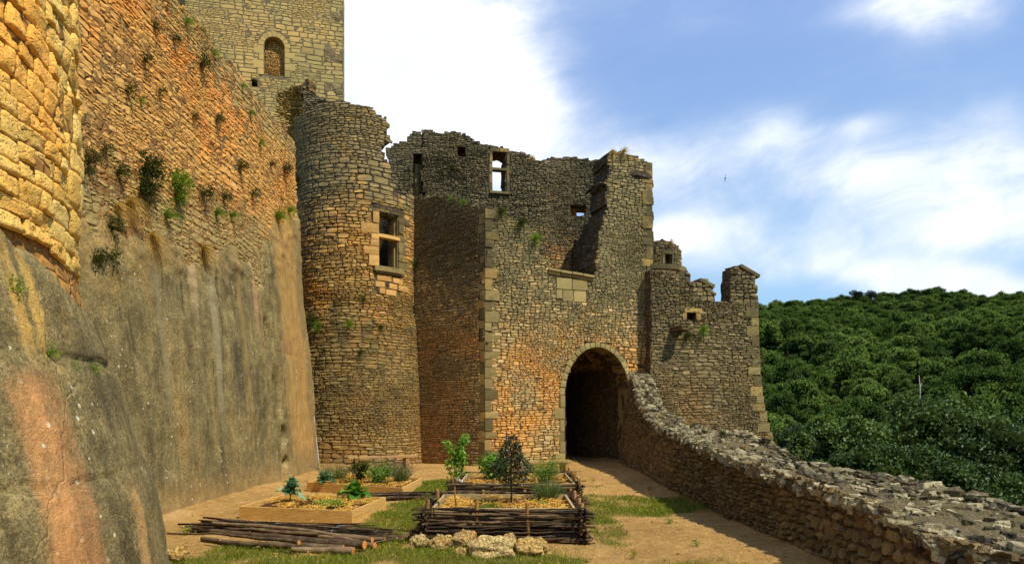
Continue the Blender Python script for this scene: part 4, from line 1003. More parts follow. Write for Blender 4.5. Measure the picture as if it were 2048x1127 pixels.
G = Geo(); ashlar(G, FF.P, [(oh[0] - .1, oh[1] + .25, oh[3], oh[3] + .16), (oh[0] - .16, oh[0], oh[2], oh[3]), (oh[1], oh[1] + .2, oh[2], oh[3])], .04, R); G.build('loophole_frame', M['ashlar_dark'], cwall, False)
G = Geo(); slab(G, lambda u, v, d: FF.P(u, v, np.asarray(d) - .45), oh[0] + .05, oh[1] + .1, oh[2] - .1, oh[3] + .1, lambda u, v: u < 99, .2, .1, 0, .01, False); G.build('loophole_back', M['mortar'], cwall)
for nm, pp_, cope, sd in (('merlon', [(1384, 602), (1384, 570), (1388, 563), (1400, 562), (1416, 560), (1420, 575), (1427, 590), (1428, 604)], [((1398, 560), (1428, 574), .07), ((1408, 578), (1431, 590), .05)], 83),
                      ('merlon', [(1463, 605), (1460, 592), (1464, 580), (1460, 568), (1462, 552), (1458, 543), (1466, 536), (1478, 533), (1492, 536), (1502, 546), (1510, 556), (1512, 585), (1514, 606)], [((1480, 532), (1518, 554), .07)], 84)):
    mr = thing(nm, None, None, (0, 0, 0)); mr.parent = cwall; mr['_o'] = [0, 0, 0]; mr.location = (-6, -23.2, 0)
    masonry('merlon_masonry', FF, upoly(FF, pp_), [M['far'], M['mortar']], mr, size=(.07, .17, .14, .36), relief=.05, T_=.62, seed=sd, ragged=.07, cell=.08)
    G = Geo()
    for a, b, th in cope:
        a = FF.uv(*a); b = FF.uv(*b); pa = np.ravel(FF.P(a[0], a[1], -.3)); pb = np.ravel(FF.P(b[0], b[1], -.3)); dv = pb - pa
        upv = np.cross(nrm(dv), (FF.n[0], FF.n[1], 0)); upv = upv * np.sign(upv[2])
        obox(G, (pa + pb) / 2 + upv * .02, dv / 2, np.array((FF.n[0], FF.n[1], 0)) * .36, upv * th, 0, .4, .02)
    G.build('coping', M['ashlar_dark'], mr, False)
TT = Cyl((5.2, 24.25), [(0, .92), (20, .92)], .92)
tur = thing('turret', None, None, (0, 0, 0)); tur.parent = cwall; tur['_o'] = [0, 0, 0]; tur.location = (-6, -23.2, 0)
zl = TT.uv(1340, 534)[1]
pt = [(-1.6, TT.uv(1312, 479)[1])] + upoly(TT, [(1312, 479), (1325, 479), (1340, 485), (1352, 491), (1360, 498)]) + [(1.5, TT.uv(1358, 502)[1]), (1.9, zl), (-1.6, zl)]
ow = rect(TT, 1329, 508, 1344, 530)
masonry('turret_wall', TT, pt, [M['far'], M['mortar']], tur, size=(.07, .15, .12, .3), relief=.03, T_=.35, seed=85, holes=[ow], skip=[(ow[0] - .12, ow[1] + .1, ow[2] - .08, ow[3] + .2)], solid=[ow], ragged=.03, cell=.07)
G = Geo(); ashlar(G, TT.P, [(ow[0] - .07, ow[0], ow[2], ow[3]), (ow[1], ow[1] + .06, ow[2], ow[3]), (ow[0] - .1, ow[1] + .08, ow[3], ow[3] + .13)], .04, R); G.build('window_frame', M['ashlar_dark'], tur, False)
G = Geo(); slab(G, lambda u, v, d: TT.P(u, v, np.asarray(d) - .3), ow[0] - .1, ow[1] + .1, ow[2] - .1, ow[3] + .1, lambda u, v: u < 99, .1, .08, 0, .01, False); G.build('window_back', M['mortar'], tur)
G = Geo()
for i in range(7):
    a0 = -1.5 + i * .45; arcbar(G, TT, a0 + .004, a0 + .446, zl - .10, zl + .06, -.3, .20, rnd=R.random()); arcbar(G, TT, a0 + .01, a0 + .44, zl - .24, zl - .102, -.3, .10, rnd=R.random())
G.build('string_course', M['ashlar_dark'], tur, False)
G = Geo(); slab(G, TT.P, -2.6, 2.2, -3, zl - .2, lambda u, v: u < 99, .3, .2, 0, .02, False); G.build('turret_base', M['mortar'], tur)
# water spout: cantilevered stone gutter
G = Geo(); a = FF.uv(1352, 656); c = np.ravel(FF.P(a[0], a[1], .2)); n3 = np.array((FF.n[0], FF.n[1], 0)); d3 = np.array((FF.d[0], FF.d[1], 0))
n3 = nrm(n3 + d3 * .25); side = np.array((-n3[1], n3[0], 0))
obox(G, c + np.array((0, 0, -.09)), n3 * .38, side * .17, (0, 0, .05), 0, .3, .03)
obox(G, c + side * .14, n3 * .36, side * .04, (0, 0, .06), 0, .5, .02); obox(G, c - side * .14, n3 * .36, side * .04, (0, 0, .05), 0, .6, .02)
obox(G, c + np.array((0, 0, -.2)) - n3 * .15, n3 * .2, side * .12, (0, 0, .06), 0, .2, .03)
G.build('water_spout', M['terracotta'], cwall, False)

# ------------------------------------------------------------------ parapet wall
par = thing('parapet_wall', 'thick low rubble parapet wall with a rough lichened top along the right of the terrace', 'wall', (4.3, 12, 0))
ytop = [(1, .60), (3, .60), (5, .62), (5.6, .66), (6.5, .80), (8.5, .84), (10, .97), (12, 1.08), (14, 1.22), (16.3, 1.42), (18.2, 1.66), (19.2, 1.85), (20.0, 2.1), (21.0, 2.7), (22.4, 3.1)]
def ptop(y, x):
    b = np.interp(y, [a for a, _ in ytop], [b for _, b in ytop])
    o = np.interp(y, [1, 5, 6.8, 8.3, 12.2, 12.8, 13.4, 23], [.60, .60, .66, .75, .80, 1.0, 1.12, 1.15])
    k = np.clip((x - 3.4 - np.interp(y, [14, 19, 22], [1.6, .85, 1.1])) / np.interp(y, [14, 19], [.3, .6]), 0, 1); k = np.where(y < 14, np.clip((x - 3.4) / 1.7, 0, 1), k)
    hump = 0
    return b * (1 - k) + np.minimum(o, b + .1) * k + hump
lean = lambda y: np.interp(y, [12, 22.9], [.03, .15])
xin = lambda y: 3.40 + .04 * np.sin(y * 1.1) + np.interp(y, [14, 22.9], [0, .30])
def xti(y): return xin(y) + lean(y) * (np.interp(y, [a for a, _ in ytop], [b for _, b in ytop]) - .5)
def xout(y): return np.interp(y, [1, 12, 13.5, 23], [5.25, 5.25, 5.1, 4.9]) + .12 * vn(P3(y, np.asarray(y) * 0), 1.1, 4)
class Par:
    def P(s, u, v, d):
        u, v, d = np.broadcast_arrays(np.asarray(u, float), v, d)
        return np.stack([xin(u) - d + lean(u) * (v - .5), u, v], -1)
PW = Par(); R = rng(91)
hmax_fn = lambda u: ptop(u, xin(u) + .02) + .02
B = cut(1.0, 22.6, -.15, 3.3, .07, .19, .09, .27, R); cu = (B[:, 0] + B[:, 1]) / 2; cv = (B[:, 2] + B[:, 3]) / 2
keepm = (B[:, 3] < hmax_fn(cu) + .05 + .05 * R.random(len(B))) & (cv > -.1)
plas = (cu > 14.3) & (cv < 1.1 - .02 * cu + .25 * vn(P3(cu, cv), .8, 3) + .35)
G = Geo(); lay(G, PW.P, B[keepm & ~plas], .05, .016, R, 0, .07, .28, .34, -.035)
lay(G, PW.P, B[keepm & plas], .012, .014, R, 0, .05, .3, .2, -.02)
slab(G, PW.P, 1., 22.6, -.3, 3.4, lambda u, v: v < hmax_fn(u) - .04, .3, .09, 1, .018, False, 5)
G.build('inner_face', [M['parapet'], M['mortar']], par, False)
# rough top as a height field
ys = np.arange(1.0, 22.9, .045); ts = np.linspace(0, 1, 44); Yg, Tg = np.meshgrid(ys, ts, indexing='ij')
Xg = xti(Yg) - .01 + (xout(Yg) - xti(Yg)) * Tg; p = P3(Xg, Yg)
Zg = ptop(Yg, Xg) - .05 + .04 * fbm(p, 1.6, 3, 1) + .035 * np.abs(fbm(p, 5, 4, 3)) + .02 * vn(p, 16, 7)
Zg = Zg - .18 * (Tg > .975) - .03 * (Tg < .01)
V = np.stack([Xg, Yg, Zg], -1)
out = V[:, -1:].copy(); lows = []
for k in range(1, 10): e = out.copy(); e[..., 0] += .03 * k; e[..., 2] = out[..., 2] * (1 - k / 9) + (-7) * (k / 9); lows.append(e)
V = np.concatenate([V] + lows, 1); n, k = V.shape[:2]; idx = np.arange(n * k).reshape(n, k)
G = Geo(); G.add(V, np.stack([idx[:-1, :-1], idx[:-1, 1:], idx[1:, 1:], idx[1:, :-1]], -1).reshape(-1, 4)[:, ::1])
G.build('rubble_top', M['captop'], par, False)
# loose, tilted top stones
def lump(G, c, sx, sy, sz, R, n=(9, 6), mat=0, rough=.22, rot=None, boxy=.5, rnd=None):
    V, q = sphere_grid(*n); Vn = V / np.maximum(np.abs(V).max(-1, keepdims=True), 1e-6); V = V * (1 - boxy) + Vn * boxy * .8
    sd = R.uniform(0, 99); V = V * (1 + rough * vn(V, 1.3, sd)[:, None] + rough * .5 * vn(V, 3.1, sd + 3)[:, None])
    V = V * np.array((sx, sy, sz)); a = R.uniform(0, 6.28) if rot is None else rot; t1, t2 = R.uniform(-.25, .25, 2)
    c_, s_ = math.cos(a), math.sin(a); V = V @ np.array([[c_, s_, 0], [-s_, c_, 0], [0, 0, 1]]).astype(float)
    V[:, 2] += V[:, 0] * t1 + V[:, 1] * t2
    G.add(V + c, q, mat, R.random() if rnd is None else rnd)
G = Geo(); y = 1.2
def topat(x, y): return float(ptop(y, x))
for i in range(3300):
    y = 1.2 + (R.random() ** 1.25) * 21.2; e = R.random(); t = R.random()
    if e < .34: t = abs(R.normal()) * .04
    elif e < .55: t = 1 - abs(R.normal()) * .07
    x = float(xti(y)) + (float(xout(y)) - float(xti(y))) * min(max(t, .01), .97); s_ = R.uniform(.035, .125) * (1.15 if t < .1 or t > .9 else .85)
    lump(G, (x, y, topat(x, y) - .035 + R.uniform(-.03, .03) + (.02 if t > .9 else 0)), s_, s_ * R.uniform(.6, 1.3), s_ * R.uniform(.35, .65), R, (7, 5), rough=.40, boxy=.85)
for i in range(420):   # steep rubble where the parapet climbs to the gate
    y = R.uniform(17.5, 22.3); x = float(xti(y)) + R.uniform(0, 1.0); s_ = R.uniform(.05, .12)
    lump(G, (x, y, topat(x, y) - .03), s_, s_, s_ * .6, R, (7, 5), rough=.40, boxy=.85)
for (px, py, x) in ((1550, 897, 5.1), (1572, 905, 5.15), (1560, 892, 5.0), (1585, 915, 5.2), (1700, 995, 3.6)):
    pass
G.build('top_stones', M['capstone'], par, False)

# ------------------------------------------------------------------ raised beds
def curl(G, R, n, xy, z, L, rad, mat=0, spread=.5):
    """short bent straws lying about"""
    x, y = xy(n); a = R.uniform(0, 6.28, n); l = L * R.uniform(.4, 1.2, n); b = R.uniform(-.9, .9, n); zz = z + R.uniform(0, .045, n); tl = R.uniform(-.25, .35, n)
    P = []
    for k, t_ in enumerate((-.5, 0, .5)):
        aa_ = a + b * (t_)
        P.append(np.stack([x + np.cos(aa_) * l * t_, y + np.sin(aa_) * l * t_, zz + tl * l * (t_ + .2) + .012 * (1 - abs(t_) * 2)], -1))
    wv = np.stack([-np.sin(a), np.cos(a), np.zeros(n)], -1) * rad
    V = np.stack([P[0] - wv, P[0] + wv, P[1] + wv + (0, 0, .004), P[1] - wv, P[2] + wv, P[2] - wv], 1)
    b_ = np.arange(n)[:, None] * 6
    G.add(V, np.concatenate([b_ + [0, 1, 2, 3], b_ + [3, 2, 4, 5]]), mat, np.repeat(R.random(n), 6))
def bed_fill(par_, cs, z, R, straw=1500, soil_lift=.06):
    """soil and straw inside a four cornered bed: cs = FL, FR, BR, BL"""
    cs = [np.array(c[:2]) for c in cs]
    def q(s, t): return (cs[0] * (1 - s)[..., None] + cs[1] * s[..., None]) * (1 - t)[..., None] + (cs[3] * (1 - s)[..., None] + cs[2] * s[..., None]) * t[..., None]
    s, t = np.meshgrid(np.linspace(.0, 1, 60), np.linspace(.0, 1, 50), indexing='ij'); XY = q(s, t)
    Z = z + .03 * fbm(P3(XY[..., 0], XY[..., 1]), 2.5, 4, 3) + soil_lift * (1 - (2 * s - 1) ** 4) * (1 - (2 * t - 1) ** 4) - .02
    idx = np.arange(s.size).reshape(s.shape); G = Geo()
    G.add(np.stack([XY[..., 0], XY[..., 1], Z], -1), np.stack([idx[:-1, :-1], idx[1:, :-1], idx[1:, 1:], idx[:-1, 1:]], -1).reshape(-1, 4), 0, .5); G.build('soil', M['soil'], par_)
    G = Geo()
    def xy(n):
        a = np.clip(R.random(n), .03, .97); b = np.clip(R.random(n), .03, .97); v = q(a, b)
        g = fbm(P3(v[:, 0], v[:, 1]), 3.3, 2, 7); ok = g > -.25; v[~ok] = v[ok][R.integers(0, ok.sum(), (~ok).sum())] + R.normal(size=((~ok).sum(), 2)) * .04
        cc_ = q(np.full(n, .5), np.full(n, .5)); v = cc_ + (v - cc_) * .97
        return v[:, 0], v[:, 1]
    curl(G, R, straw, xy, z + soil_lift - .025, .16, .0035)
    tag(G.build('straw_mulch', M['straw'], par_, False), kind='stuff')
def wooden_bed(label, cs, h, R):
    """plank box: corners FL FR BR BL on the ground"""
    cs = [np.array([c[0], c[1], 0.]) for c in cs]; c0 = sum(cs) / 4
    t = thing('wooden_planter', label, 'planter', c0, 'square plank beds by the retaining wall')
    for i in range(4):
        a, b = cs[i], cs[(i + 1) % 4]; dv = b - a; L = np.linalg.norm(dv); u = dv / L; n_ = np.array((u[1], -u[0], 0))
        th = .016; sh = 0 if i % 2 == 0 else .034
        G = Geo(); tilt = R.uniform(-.006, .006)
        obox(G, (a + b) / 2 + np.array((0, 0, h / 2 - .02 + tilt)) - n_ * .018, u * (L / 2 - sh), n_ * th, (0, 0, h / 2 + .02), 0, R.random() * .6 + .2, .004)
        if i == 1: obox(G, (a + b) / 2 * 1 + u * -.02 + np.array((0, 0, h * .46)) - n_ * .0155, u * (L / 2 - .06), n_ * .0165, (0, 0, .0025), 0, 0., .001)
        G.build('side_board', M['timber'], t, False)
        G = Geo(); obox(G, a + (u * .03 if 1 else 0) + nrm(c0 - a) * .05 + np.array((0, 0, h / 2 - .03)), (.018, 0, 0), (0, .018, 0), (0, 0, h / 2), 0, .2, .003); G.build('corner_post', M['timber'], t, False)
    ins_ = [c + nrm(c0 - c) * .04 for c in cs]
    bed_fill(t, ins_, h - .07, R, 1700)
    return t
R = rng(101)
b1 = [(-4.32, 10.55), (-2.41, 10.05), (-2.23, 11.8), (-4.14, 12.3)]
b2 = [(-4.45, 14.45), (-2.18, 13.3), (-2.08, 15.4), (-4.35, 16.6)]
wooden_bed('ochre plank raised bed with straw, nearer to the log pile', b1, .21, R)
wooden_bed('ochre plank raised bed with straw and lavender, farther back by the round tower', b2, .21, R)

def wattle_bed(label, x0, x1, y0, y1, h, R, yaw=0., over=.10, rods=17):
    c0 = np.array(((x0 + x1) / 2, (y0 + y1) / 2, 0.)); c_, s_ = math.cos(yaw), math.sin(yaw)
    rot = lambda p: np.stack([c0[0] + (p[..., 0] - c0[0]) * c_ - (p[..., 1] - c0[1]) * s_, c0[1] + (p[..., 0] - c0[0]) * s_ + (p[..., 1] - c0[1]) * c_, p[..., 2]], -1)
    t = thing('wattle_planter', label, 'planter', c0, 'woven branch beds in front of the gatehouse')
    C4 = [(x0, y0), (x1, y0), (x1, y1), (x0, y1)]
    posts = []
    for i in range(4):
        a = np.array(C4[i]); b = np.array(C4[(i + 1) % 4]); L = np.linalg.norm(b - a); u = (b - a) / L; n_ = np.array((u[1], -u[0]))
        k = 4; pt = [a + u * (L * j / (k - 1)) for j in range(k)]
        for j in range(k - 1):
            p = pt[j] + R.normal(size=2) * .012; G = Geo(); hh = h + R.uniform(.03, .10)
            ln = R.normal(size=2) * .012; q = rot(np.array([(p[0], p[1], -.05), (p[0] + ln[0], p[1] + ln[1], hh * .5), (p[0] + ln[0] * 1.6, p[1] + ln[1] * 1.6, hh - .01), (p[0] + ln[0] * 1.6, p[1] + ln[1] * 1.6, hh)]))
            tube(G, q, [.026, .024, .023, .018], 8, 0, R.random()); G.build('stake', M['stake'], t)
        G = Geo(); z = .02; sgn = 1
        while z < h:
            r = R.uniform(.009, .017); m_ = 26; tt = np.linspace(-over * R.uniform(.2, 1.6) / L, 1 + over * R.uniform(.2, 1.6) / L, m_)
            ph = R.uniform(-.3, .3)
            off = sgn * .030 * np.cos(np.clip(tt, 0, 1) * math.pi * (k - 1) + ph * .4) + R.normal() * .010 + np.cumsum(R.normal(size=m_)) * .002
            wob = np.cumsum(R.normal(size=m_)) * .0042; zz = z + wob + .018 * np.sin(tt * R.uniform(2, 6) + R.uniform(0, 6)) - .02 * (i == 0) * np.sin(np.clip(tt, 0, 1) * math.pi) * (z / h)
            p = a[None] + u[None] * (tt * L)[:, None] + n_[None] * off[:, None]
            rr_ = r * np.linspace(1.25, .6, m_) if R.random() < .5 else r * np.linspace(.6, 1.25, m_)
            tube(G, rot(np.stack([p[:, 0], p[:, 1], zz], -1)), rr_, 6, 0, R.random() ** 1.6)
            z += r * 1.15 ; sgn = -sgn
        G.build('woven_side', M['bark'], t)
    inn = .10; I4 = [(x0 + inn, y0 + inn), (x1 - inn, y0 + inn), (x1 - inn, y1 - inn), (x0 + inn, y1 - inn)]
    for i in range(4):
        a = np.array((*I4[i], 0.)); b = np.array((*I4[(i + 1) % 4], 0.)); a, b = rot(a), rot(b); dv = b - a; L = np.linalg.norm(dv); u = dv / L; n_ = np.array((u[1], -u[0], 0)); G = Geo()
        obox(G, (a + b) / 2 + np.array((0, 0, h - .13)), u * (L / 2 - (.0 if i % 2 else .022)), n_ * .018, (0, 0, .11), 0, R.uniform(.3, .9), .004); G.build('inner_board', M['timber_grey'], t, False)
    ins_ = [rot(np.array((x + (.03 if x < c0[0] else -.03), y + (.03 if y < c0[1] else -.03), 0.))) for x, y in I4]
    bed_fill(t, ins_, h - .10, R, 1900, .05)
    return t
wattle_bed('low bed woven from dark branches, the nearest one, with a bay tree in it', -1.13, .91, 8.55, 10.25, .47, R)
wattle_bed('low bed woven from dark branches, the farther one in front of the gatehouse wall', -1.04, 1.22, 11.9, 14.2, .45, R)

# ------------------------------------------------------------------ plants
def strap_leaf(G, base, direc, L, Wd, R, bend=.6, mat=0, ruffle=.15, lobes=0, rnd=None, n=9):
    """broad curved leaf with a wavy rim, 5 points across"""
    direc = nrm(np.array(direc, float)); side = nrm(np.cross(direc, (0, 0, 1.)) + 1e-6); up = np.cross(side, direc)
    t = np.linspace(0, 1, n); cur = base + np.outer(t * L, direc) - np.outer(bend * L * t ** 2.2 * .5, (0, 0, 1.))
    w_ = Wd * np.sin(np.clip(t * .93 + .07, 0, 1) ** .85 * math.pi) ** .7 * .5 + .004
    if lobes: w_ = w_ * (1 - .35 * (np.arange(n) % 2))
    s = np.array([-1, -.55, 0, .55, 1.]); ph = R.uniform(0, 6)
    V = cur[:, None] + side[None, None] * (w_[:, None] * s[None])[..., None] + up[None, None] * ((np.abs(s)[None] ** 1.5 * w_[:, None] * (.45 + ruffle * 3 * np.sin(t * 17 + ph)[:, None] * np.sign(s)[None])))[..., None]
    idx = np.arange(n * 5).reshape(n, 5)
    G.add(V, np.stack([idx[:-1, :-1], idx[1:, :-1], idx[1:, 1:], idx[:-1, 1:]], -1).reshape(-1, 4), mat, R.random() if rnd is None else rnd)
def kale(label, loc, h, R, stalk=.1, n=16, sz=.2, mat='kale', group=None, cat='vegetable plant', name='kale_plant', lob=0):
    loc = np.array(loc, float); t = thing(name, label, cat, loc, group); G = Geo()
    tube(G, np.array([loc + (0, 0, -.02), loc + (.01, .005, stalk * .6), loc + (.015, 0, stalk), loc + (.015, 0, stalk + .08)]), [.012, .011, .010, .006], 6, 0, .5); G.build('stalk', M['lavender'], t)
    G = Geo()
    for i in range(n):
        f = i / n; a = i * 2.4 + R.uniform(-.3, .3); el = .15 + 1.1 * f + R.uniform(-.15, .15)
        b = loc + (.015, 0, stalk + (h - stalk) * .35 * f); L = sz * 1.3 * (1.1 - .5 * f) * R.uniform(.8, 1.15)
        strap_leaf(G, b, (math.cos(a) * math.cos(el), math.sin(a) * math.cos(el), math.sin(el)), L, L * .62, R, .8 - .5 * f, 0, .12, lob)
    G.build('foliage', M[mat], t)
    return t
def spray(G, R, loc, n, L, r, mat=0, spread=.5, rad=.0022, seg=5, dr=None, flow=None, flowmat=1, upw=1.):
    """upright thin stems as narrow ribbons"""
    loc = np.array(loc, float)
    a = R.uniform(0, 6.28, n); q = np.sqrt(R.random(n)); b = loc + np.stack([np.cos(a) * q * r, np.sin(a) * q * r, 0 * a], -1)
    d = np.stack([np.cos(a) * q * spread, np.sin(a) * q * spread, upw + 0 * a], -1) + R.normal(size=(n, 3)) * .10; d = nrm(d) * (L * R.uniform(.55, 1.1, n))[:, None]
    k = seg; t = np.linspace(0, 1, k); cur = b[:, None] + d[:, None] * t[None, :, None]; cur[..., 2] -= (np.linalg.norm(d[:, :2], axis=1)[:, None] * t[None] ** 2 * .35)
    phi = R.uniform(0, 6.28, n); s = np.stack([np.cos(phi), np.sin(phi), 0 * phi], -1); w_ = rad * (1.15 - t)
    V = np.stack([cur + s[:, None] * w_[None, :, None], cur - s[:, None] * w_[None, :, None]], 2).reshape(n, k * 2, 3)
    i = np.arange(k - 1)[:, None] * 2; f = (i + np.array([0, 1, 3, 2])[None])[None] + (np.arange(n) * k * 2)[:, None, None]
    G.add(V, f.reshape(-1, 4), mat, np.repeat(R.random(n), k * 2))
    return cur[:, -1], nrm(d)
def lavender(label, loc, h, r, R, flower=True, n=260, mat='lavender', group='lavender clumps in the beds'):
    t = thing('lavender', label, 'lavender', loc, group); G = Geo()
    tip, d = spray(G, R, loc, n, h, r * .45, 0, 1.0 * r / h * 1.1, .0028)
    m_ = n * 5; k = R.integers(0, n, m_); f = R.uniform(.15, .8, m_)[:, None]; pos = np.array(loc) * (1 - f) + tip[k] * f + R.normal(size=(m_, 3)) * .008
    leaves(G, pos, nrm(d[k] + R.normal(size=(m_, 3)) * .45), rdir(R, m_), .05, .006, 0, R.random(m_)); G.build('stems', M[mat], t, False)
    if flower:
        G = Geo(); pos = np.repeat(tip, 6, 0) - np.repeat(d, 6, 0) * np.tile(np.linspace(0, .05, 6), n)[:, None]
        leaves(G, pos, nrm(np.repeat(d, 6, 0) + R.normal(size=(n * 6, 3)) * .8), rdir(R, n * 6), .012, .008, 0, R.random(n * 6)); G.build('flower_spikes', M['lavflower'], t, False)
    return t
def bushy(name, label, cat, loc, r, h, R, mat, n=900, L=.04, Wd=.02, group=None, stems=14, petals=0, z0=.03):
    loc = np.array(loc, float); t = thing(name, label, cat, loc, group); G = Geo()
    ends = []
    for i in range(stems):
        a = R.uniform(0, 6.28); q = R.uniform(.2, 1); e = loc + (math.cos(a) * r * q, math.sin(a) * r * q, h * R.uniform(.6, 1.) * (1.1 - .3 * q)); m_ = (loc + e) / 2 + R.normal(size=3) * r * .1 + (0, 0, .02)
        tube(G, np.array([loc, m_, e]), [.006, .004, .002], 5, 0, .4); ends.append((loc, m_, e))
    G.build('stems', M['lavender'], t); G = Geo(); E = np.array(ends)
    k = R.integers(0, stems, n); f = R.uniform(.25, 1.05, n)[:, None]; a_, b_, c_ = E[k, 0], E[k, 1], E[k, 2]
    pos = a_ * (1 - f) ** 2 + 2 * b_ * f * (1 - f) + c_ * f ** 2 + R.normal(size=(n, 3)) * r * .13
    pos[:, 2] = np.maximum(pos[:, 2], loc[2] + z0 * R.random(n))
    leaves(G, pos, nrm(R.normal(size=(n, 3)) + (0, 0, .35)), np.array((0, 0, 1.)) + R.normal(size=(n, 3)) * .4, L * R.uniform(.6, 1.3, n), Wd * R.uniform(.7, 1.2, n), 0, R.random(n)); G.build('foliage', M[mat], t, False)
    if petals:
        G = Geo(); k = R.integers(0, n, petals)
        for i in k:
            for j in range(5): leaves(G, pos[i:i+1] + (0, 0, .03), nrm(np.array([[math.cos(j * 1.256), math.sin(j * 1.256), .3]])), np.array([[0, 0, 1.]]), .017, .014, 0, .5)
        G.build('blossoms', M['petal'], t, False)
    return t
R = rng(111)
kale('dark kale plant on a stalk at the left end of the nearer plank bed', (-3.72, 11.15, .17), .50, R, .16, 18, .20)
kale('pale kale plant just behind the left end of the nearer plank bed', (-4.30, 13.0, .02), .5, R, .28, 14, .16)
kale('pale kale plant before the lavender at the left of the farther plank bed', (-4.05, 14.35, .02), .55, R, .22, 20, .19)
kale('low spreading broad leaved plant at the right end of the nearer plank bed', (-2.78, 11.7, .18), .36, R, .05, 20, .30, 'courgette', None, 'vegetable plant', 'squash_plant', 1)
lavender('lavender clump beside the retaining wall, behind the pale kale plant', (-4.0, 15.1, .17), .62, .42, R)
lavender('tall lavender clump at the right end of the farther plank bed', (-2.42, 14.6, .18), .55, .27, R)
lavender('dark lavender behind the white flowered herb, under the left bench', (-3.0, 15.6, .17), .62, .36, R)
bushy('herb', 'dark leafy herb at the middle of the farther plank bed, left of the white flowers', 'herb', (-3.42, 15.0, .17), .26, .52, R, 'weed', 700, .08, .026)
bushy('strawberry_plant', 'bright green herb dotted with white flowers in the farther plank bed', 'herb', (-2.85, 14.3, .17), .30, .40, R, 'herb', 1100, .05, .035, petals=16)
bushy('green_shrub', 'bright broad leaved shrub at the left of the farther woven bed', 'shrub', (-.38, 12.9, .38), .32, .50, R, 'sapling', 850, .10, .06)
bushy('feathery_herb', 'feathery green herb spreading over the right of the farther woven bed', 'herb', (.66, 12.7, .38), .48, .46, R, 'herb', 2600, .055, .008, stems=34)
bushy('ground_herb', 'low bright green seedlings at the right of the nearest woven bed', 'herb', (.42, 9.3, .36), .22, .07, R, 'herb', 500, .04, .012, stems=8)
bushy('ground_herb', 'small lime green seedlings behind the middle stake of the nearest woven bed', 'herb', (-.30, 8.95, .36), .18, .06, R, 'sapling', 350, .04, .012, stems=8)
bushy('ground_herb', 'yellowish low herbs near the right front of the nearer plank bed', 'herb', (-2.95, 10.85, .17), .30, .08, R, 'sapling', 500, .05, .016, stems=8)
lavender('grey green bushy lavender at the right of the nearest woven bed', (.52, 9.9, .38), .42, .27, R, False, 300)
def sapling(label, base, path, R):
    base = np.array(base, float); t = thing('sapling', label, 'tree', base); G = Geo()
    main = np.array(path) + base; tube(G, main, np.linspace(.013, .005, len(main)), 7, 0, .75)
    br = []
    for i in range(9):
        k = R.integers(2, len(main) - 1); a = R.uniform(0, 6.28); e = main[k] + np.array((math.cos(a) * .14, math.sin(a) * .10, R.uniform(.12, .28))); br.append((main[k], (main[k] + e) / 2 + (0, 0, .03), e))
    br += [(main[3], main[3] + (-.05, 0, .14), main[3] + (-.15, 0, .36)), (main[3], main[3] + (.07, 0, .12), main[3] + (.13, 0, .42)), (main[2], main[2] + (.09, 0, .12), main[2] + (.12, 0, .24))]
    for b in br: tube(G, np.array(b), [.005, .004, .002], 5, 0, .6)
    G.build('trunk', M['stake'], t)
    E = np.array(br); n = 620; k = R.integers(0, len(br), n); f = R.uniform(.15, 1.08, n)[:, None]
    pos = E[k, 0] * (1 - f) ** 2 + 2 * E[k, 1] * f * (1 - f) + E[k, 2] * f ** 2 + R.normal(size=(n, 3)) * .022; G = Geo()
    leaves(G, pos, nrm(R.normal(size=(n, 3)) * .9 + (0, 0, -.1)), np.array((0, 0, 1.)) + R.normal(size=(n, 3)) * .4, R.uniform(.04, .075, n), R.uniform(.02, .035, n), 0, R.random(n)); G.build('crown', M['sapling'], t, False)
    G = Geo(); p = main[2] + (.06, -.03, .01); obox(G, p, (.055, 0, -.028), (0, .004, 0), (.006, 0, .012), 0, .5, .002); G.build('plant_tag', M['white'], t, False)
sapling('slender light green sapling with a white tag at the left of the nearest woven bed', (-.74, 8.98, .36), [(0, 0, 0), (-.03, 0, .22), (-.035, 0, .42), (-.03, 0, .58), (-.02, 0, .72), (.0, 0, .86)], R)
def bay(label, base, R):
    base = np.array(base, float); t = thing('bay_tree', label, 'tree', base); G = Geo()
    tube(G, np.array([base + (0, 0, -.02), base + (.006, 0, .15), base + (-.004, 0, .3), base + (0, 0, .6), base + (0, 0, .85)]), [.015, .013, .012, .009, .004], 7, 0, .5)
    for i in range(26):
        z = R.uniform(.3, .8); a = R.uniform(0, 6.28); w_ = .21 * (1 - abs((z - .42) / .6)); e = base + (math.cos(a) * w_, math.sin(a) * w_, z + .12); tube(G, np.array([base + (0, 0, z - .05), e]), [.004, .002], 4, 0, .4)
    G.build('trunk', M['bark'], t); G = Geo(); n = 2300
    z = R.beta(1.6, 2.0, n); a = R.uniform(0, 6.28, n)
    w_ = np.interp(z, [0, .12, .35, .6, .85, 1], [.12, .20, .235, .17, .10, .02]) * (1 + .40 * vn(P3(np.cos(a) * 1.3 + 9, np.sin(a) * 1.3, z * 5), 1.)); q = R.random(n) ** .4
    pos = base + np.stack([np.cos(a) * w_ * q, np.sin(a) * w_ * q, .27 + z * .74], -1) + R.normal(size=(n, 3)) * .012
    leaves(G, pos, nrm(np.stack([np.cos(a) * .7, np.sin(a) * .7, .6 + 0 * a], -1) + R.normal(size=(n, 3)) * .5), np.array((0, 0, 1.)) + R.normal(size=(n, 3)) * .5, R.uniform(.035, .065, n), R.uniform(.013, .022, n), 0, R.random(n)); G.build('crown', M['bay'], t, False)
bay('dark green bay tree with a thin bare trunk in the nearest woven bed', (-.012, 9.45, .37), R)

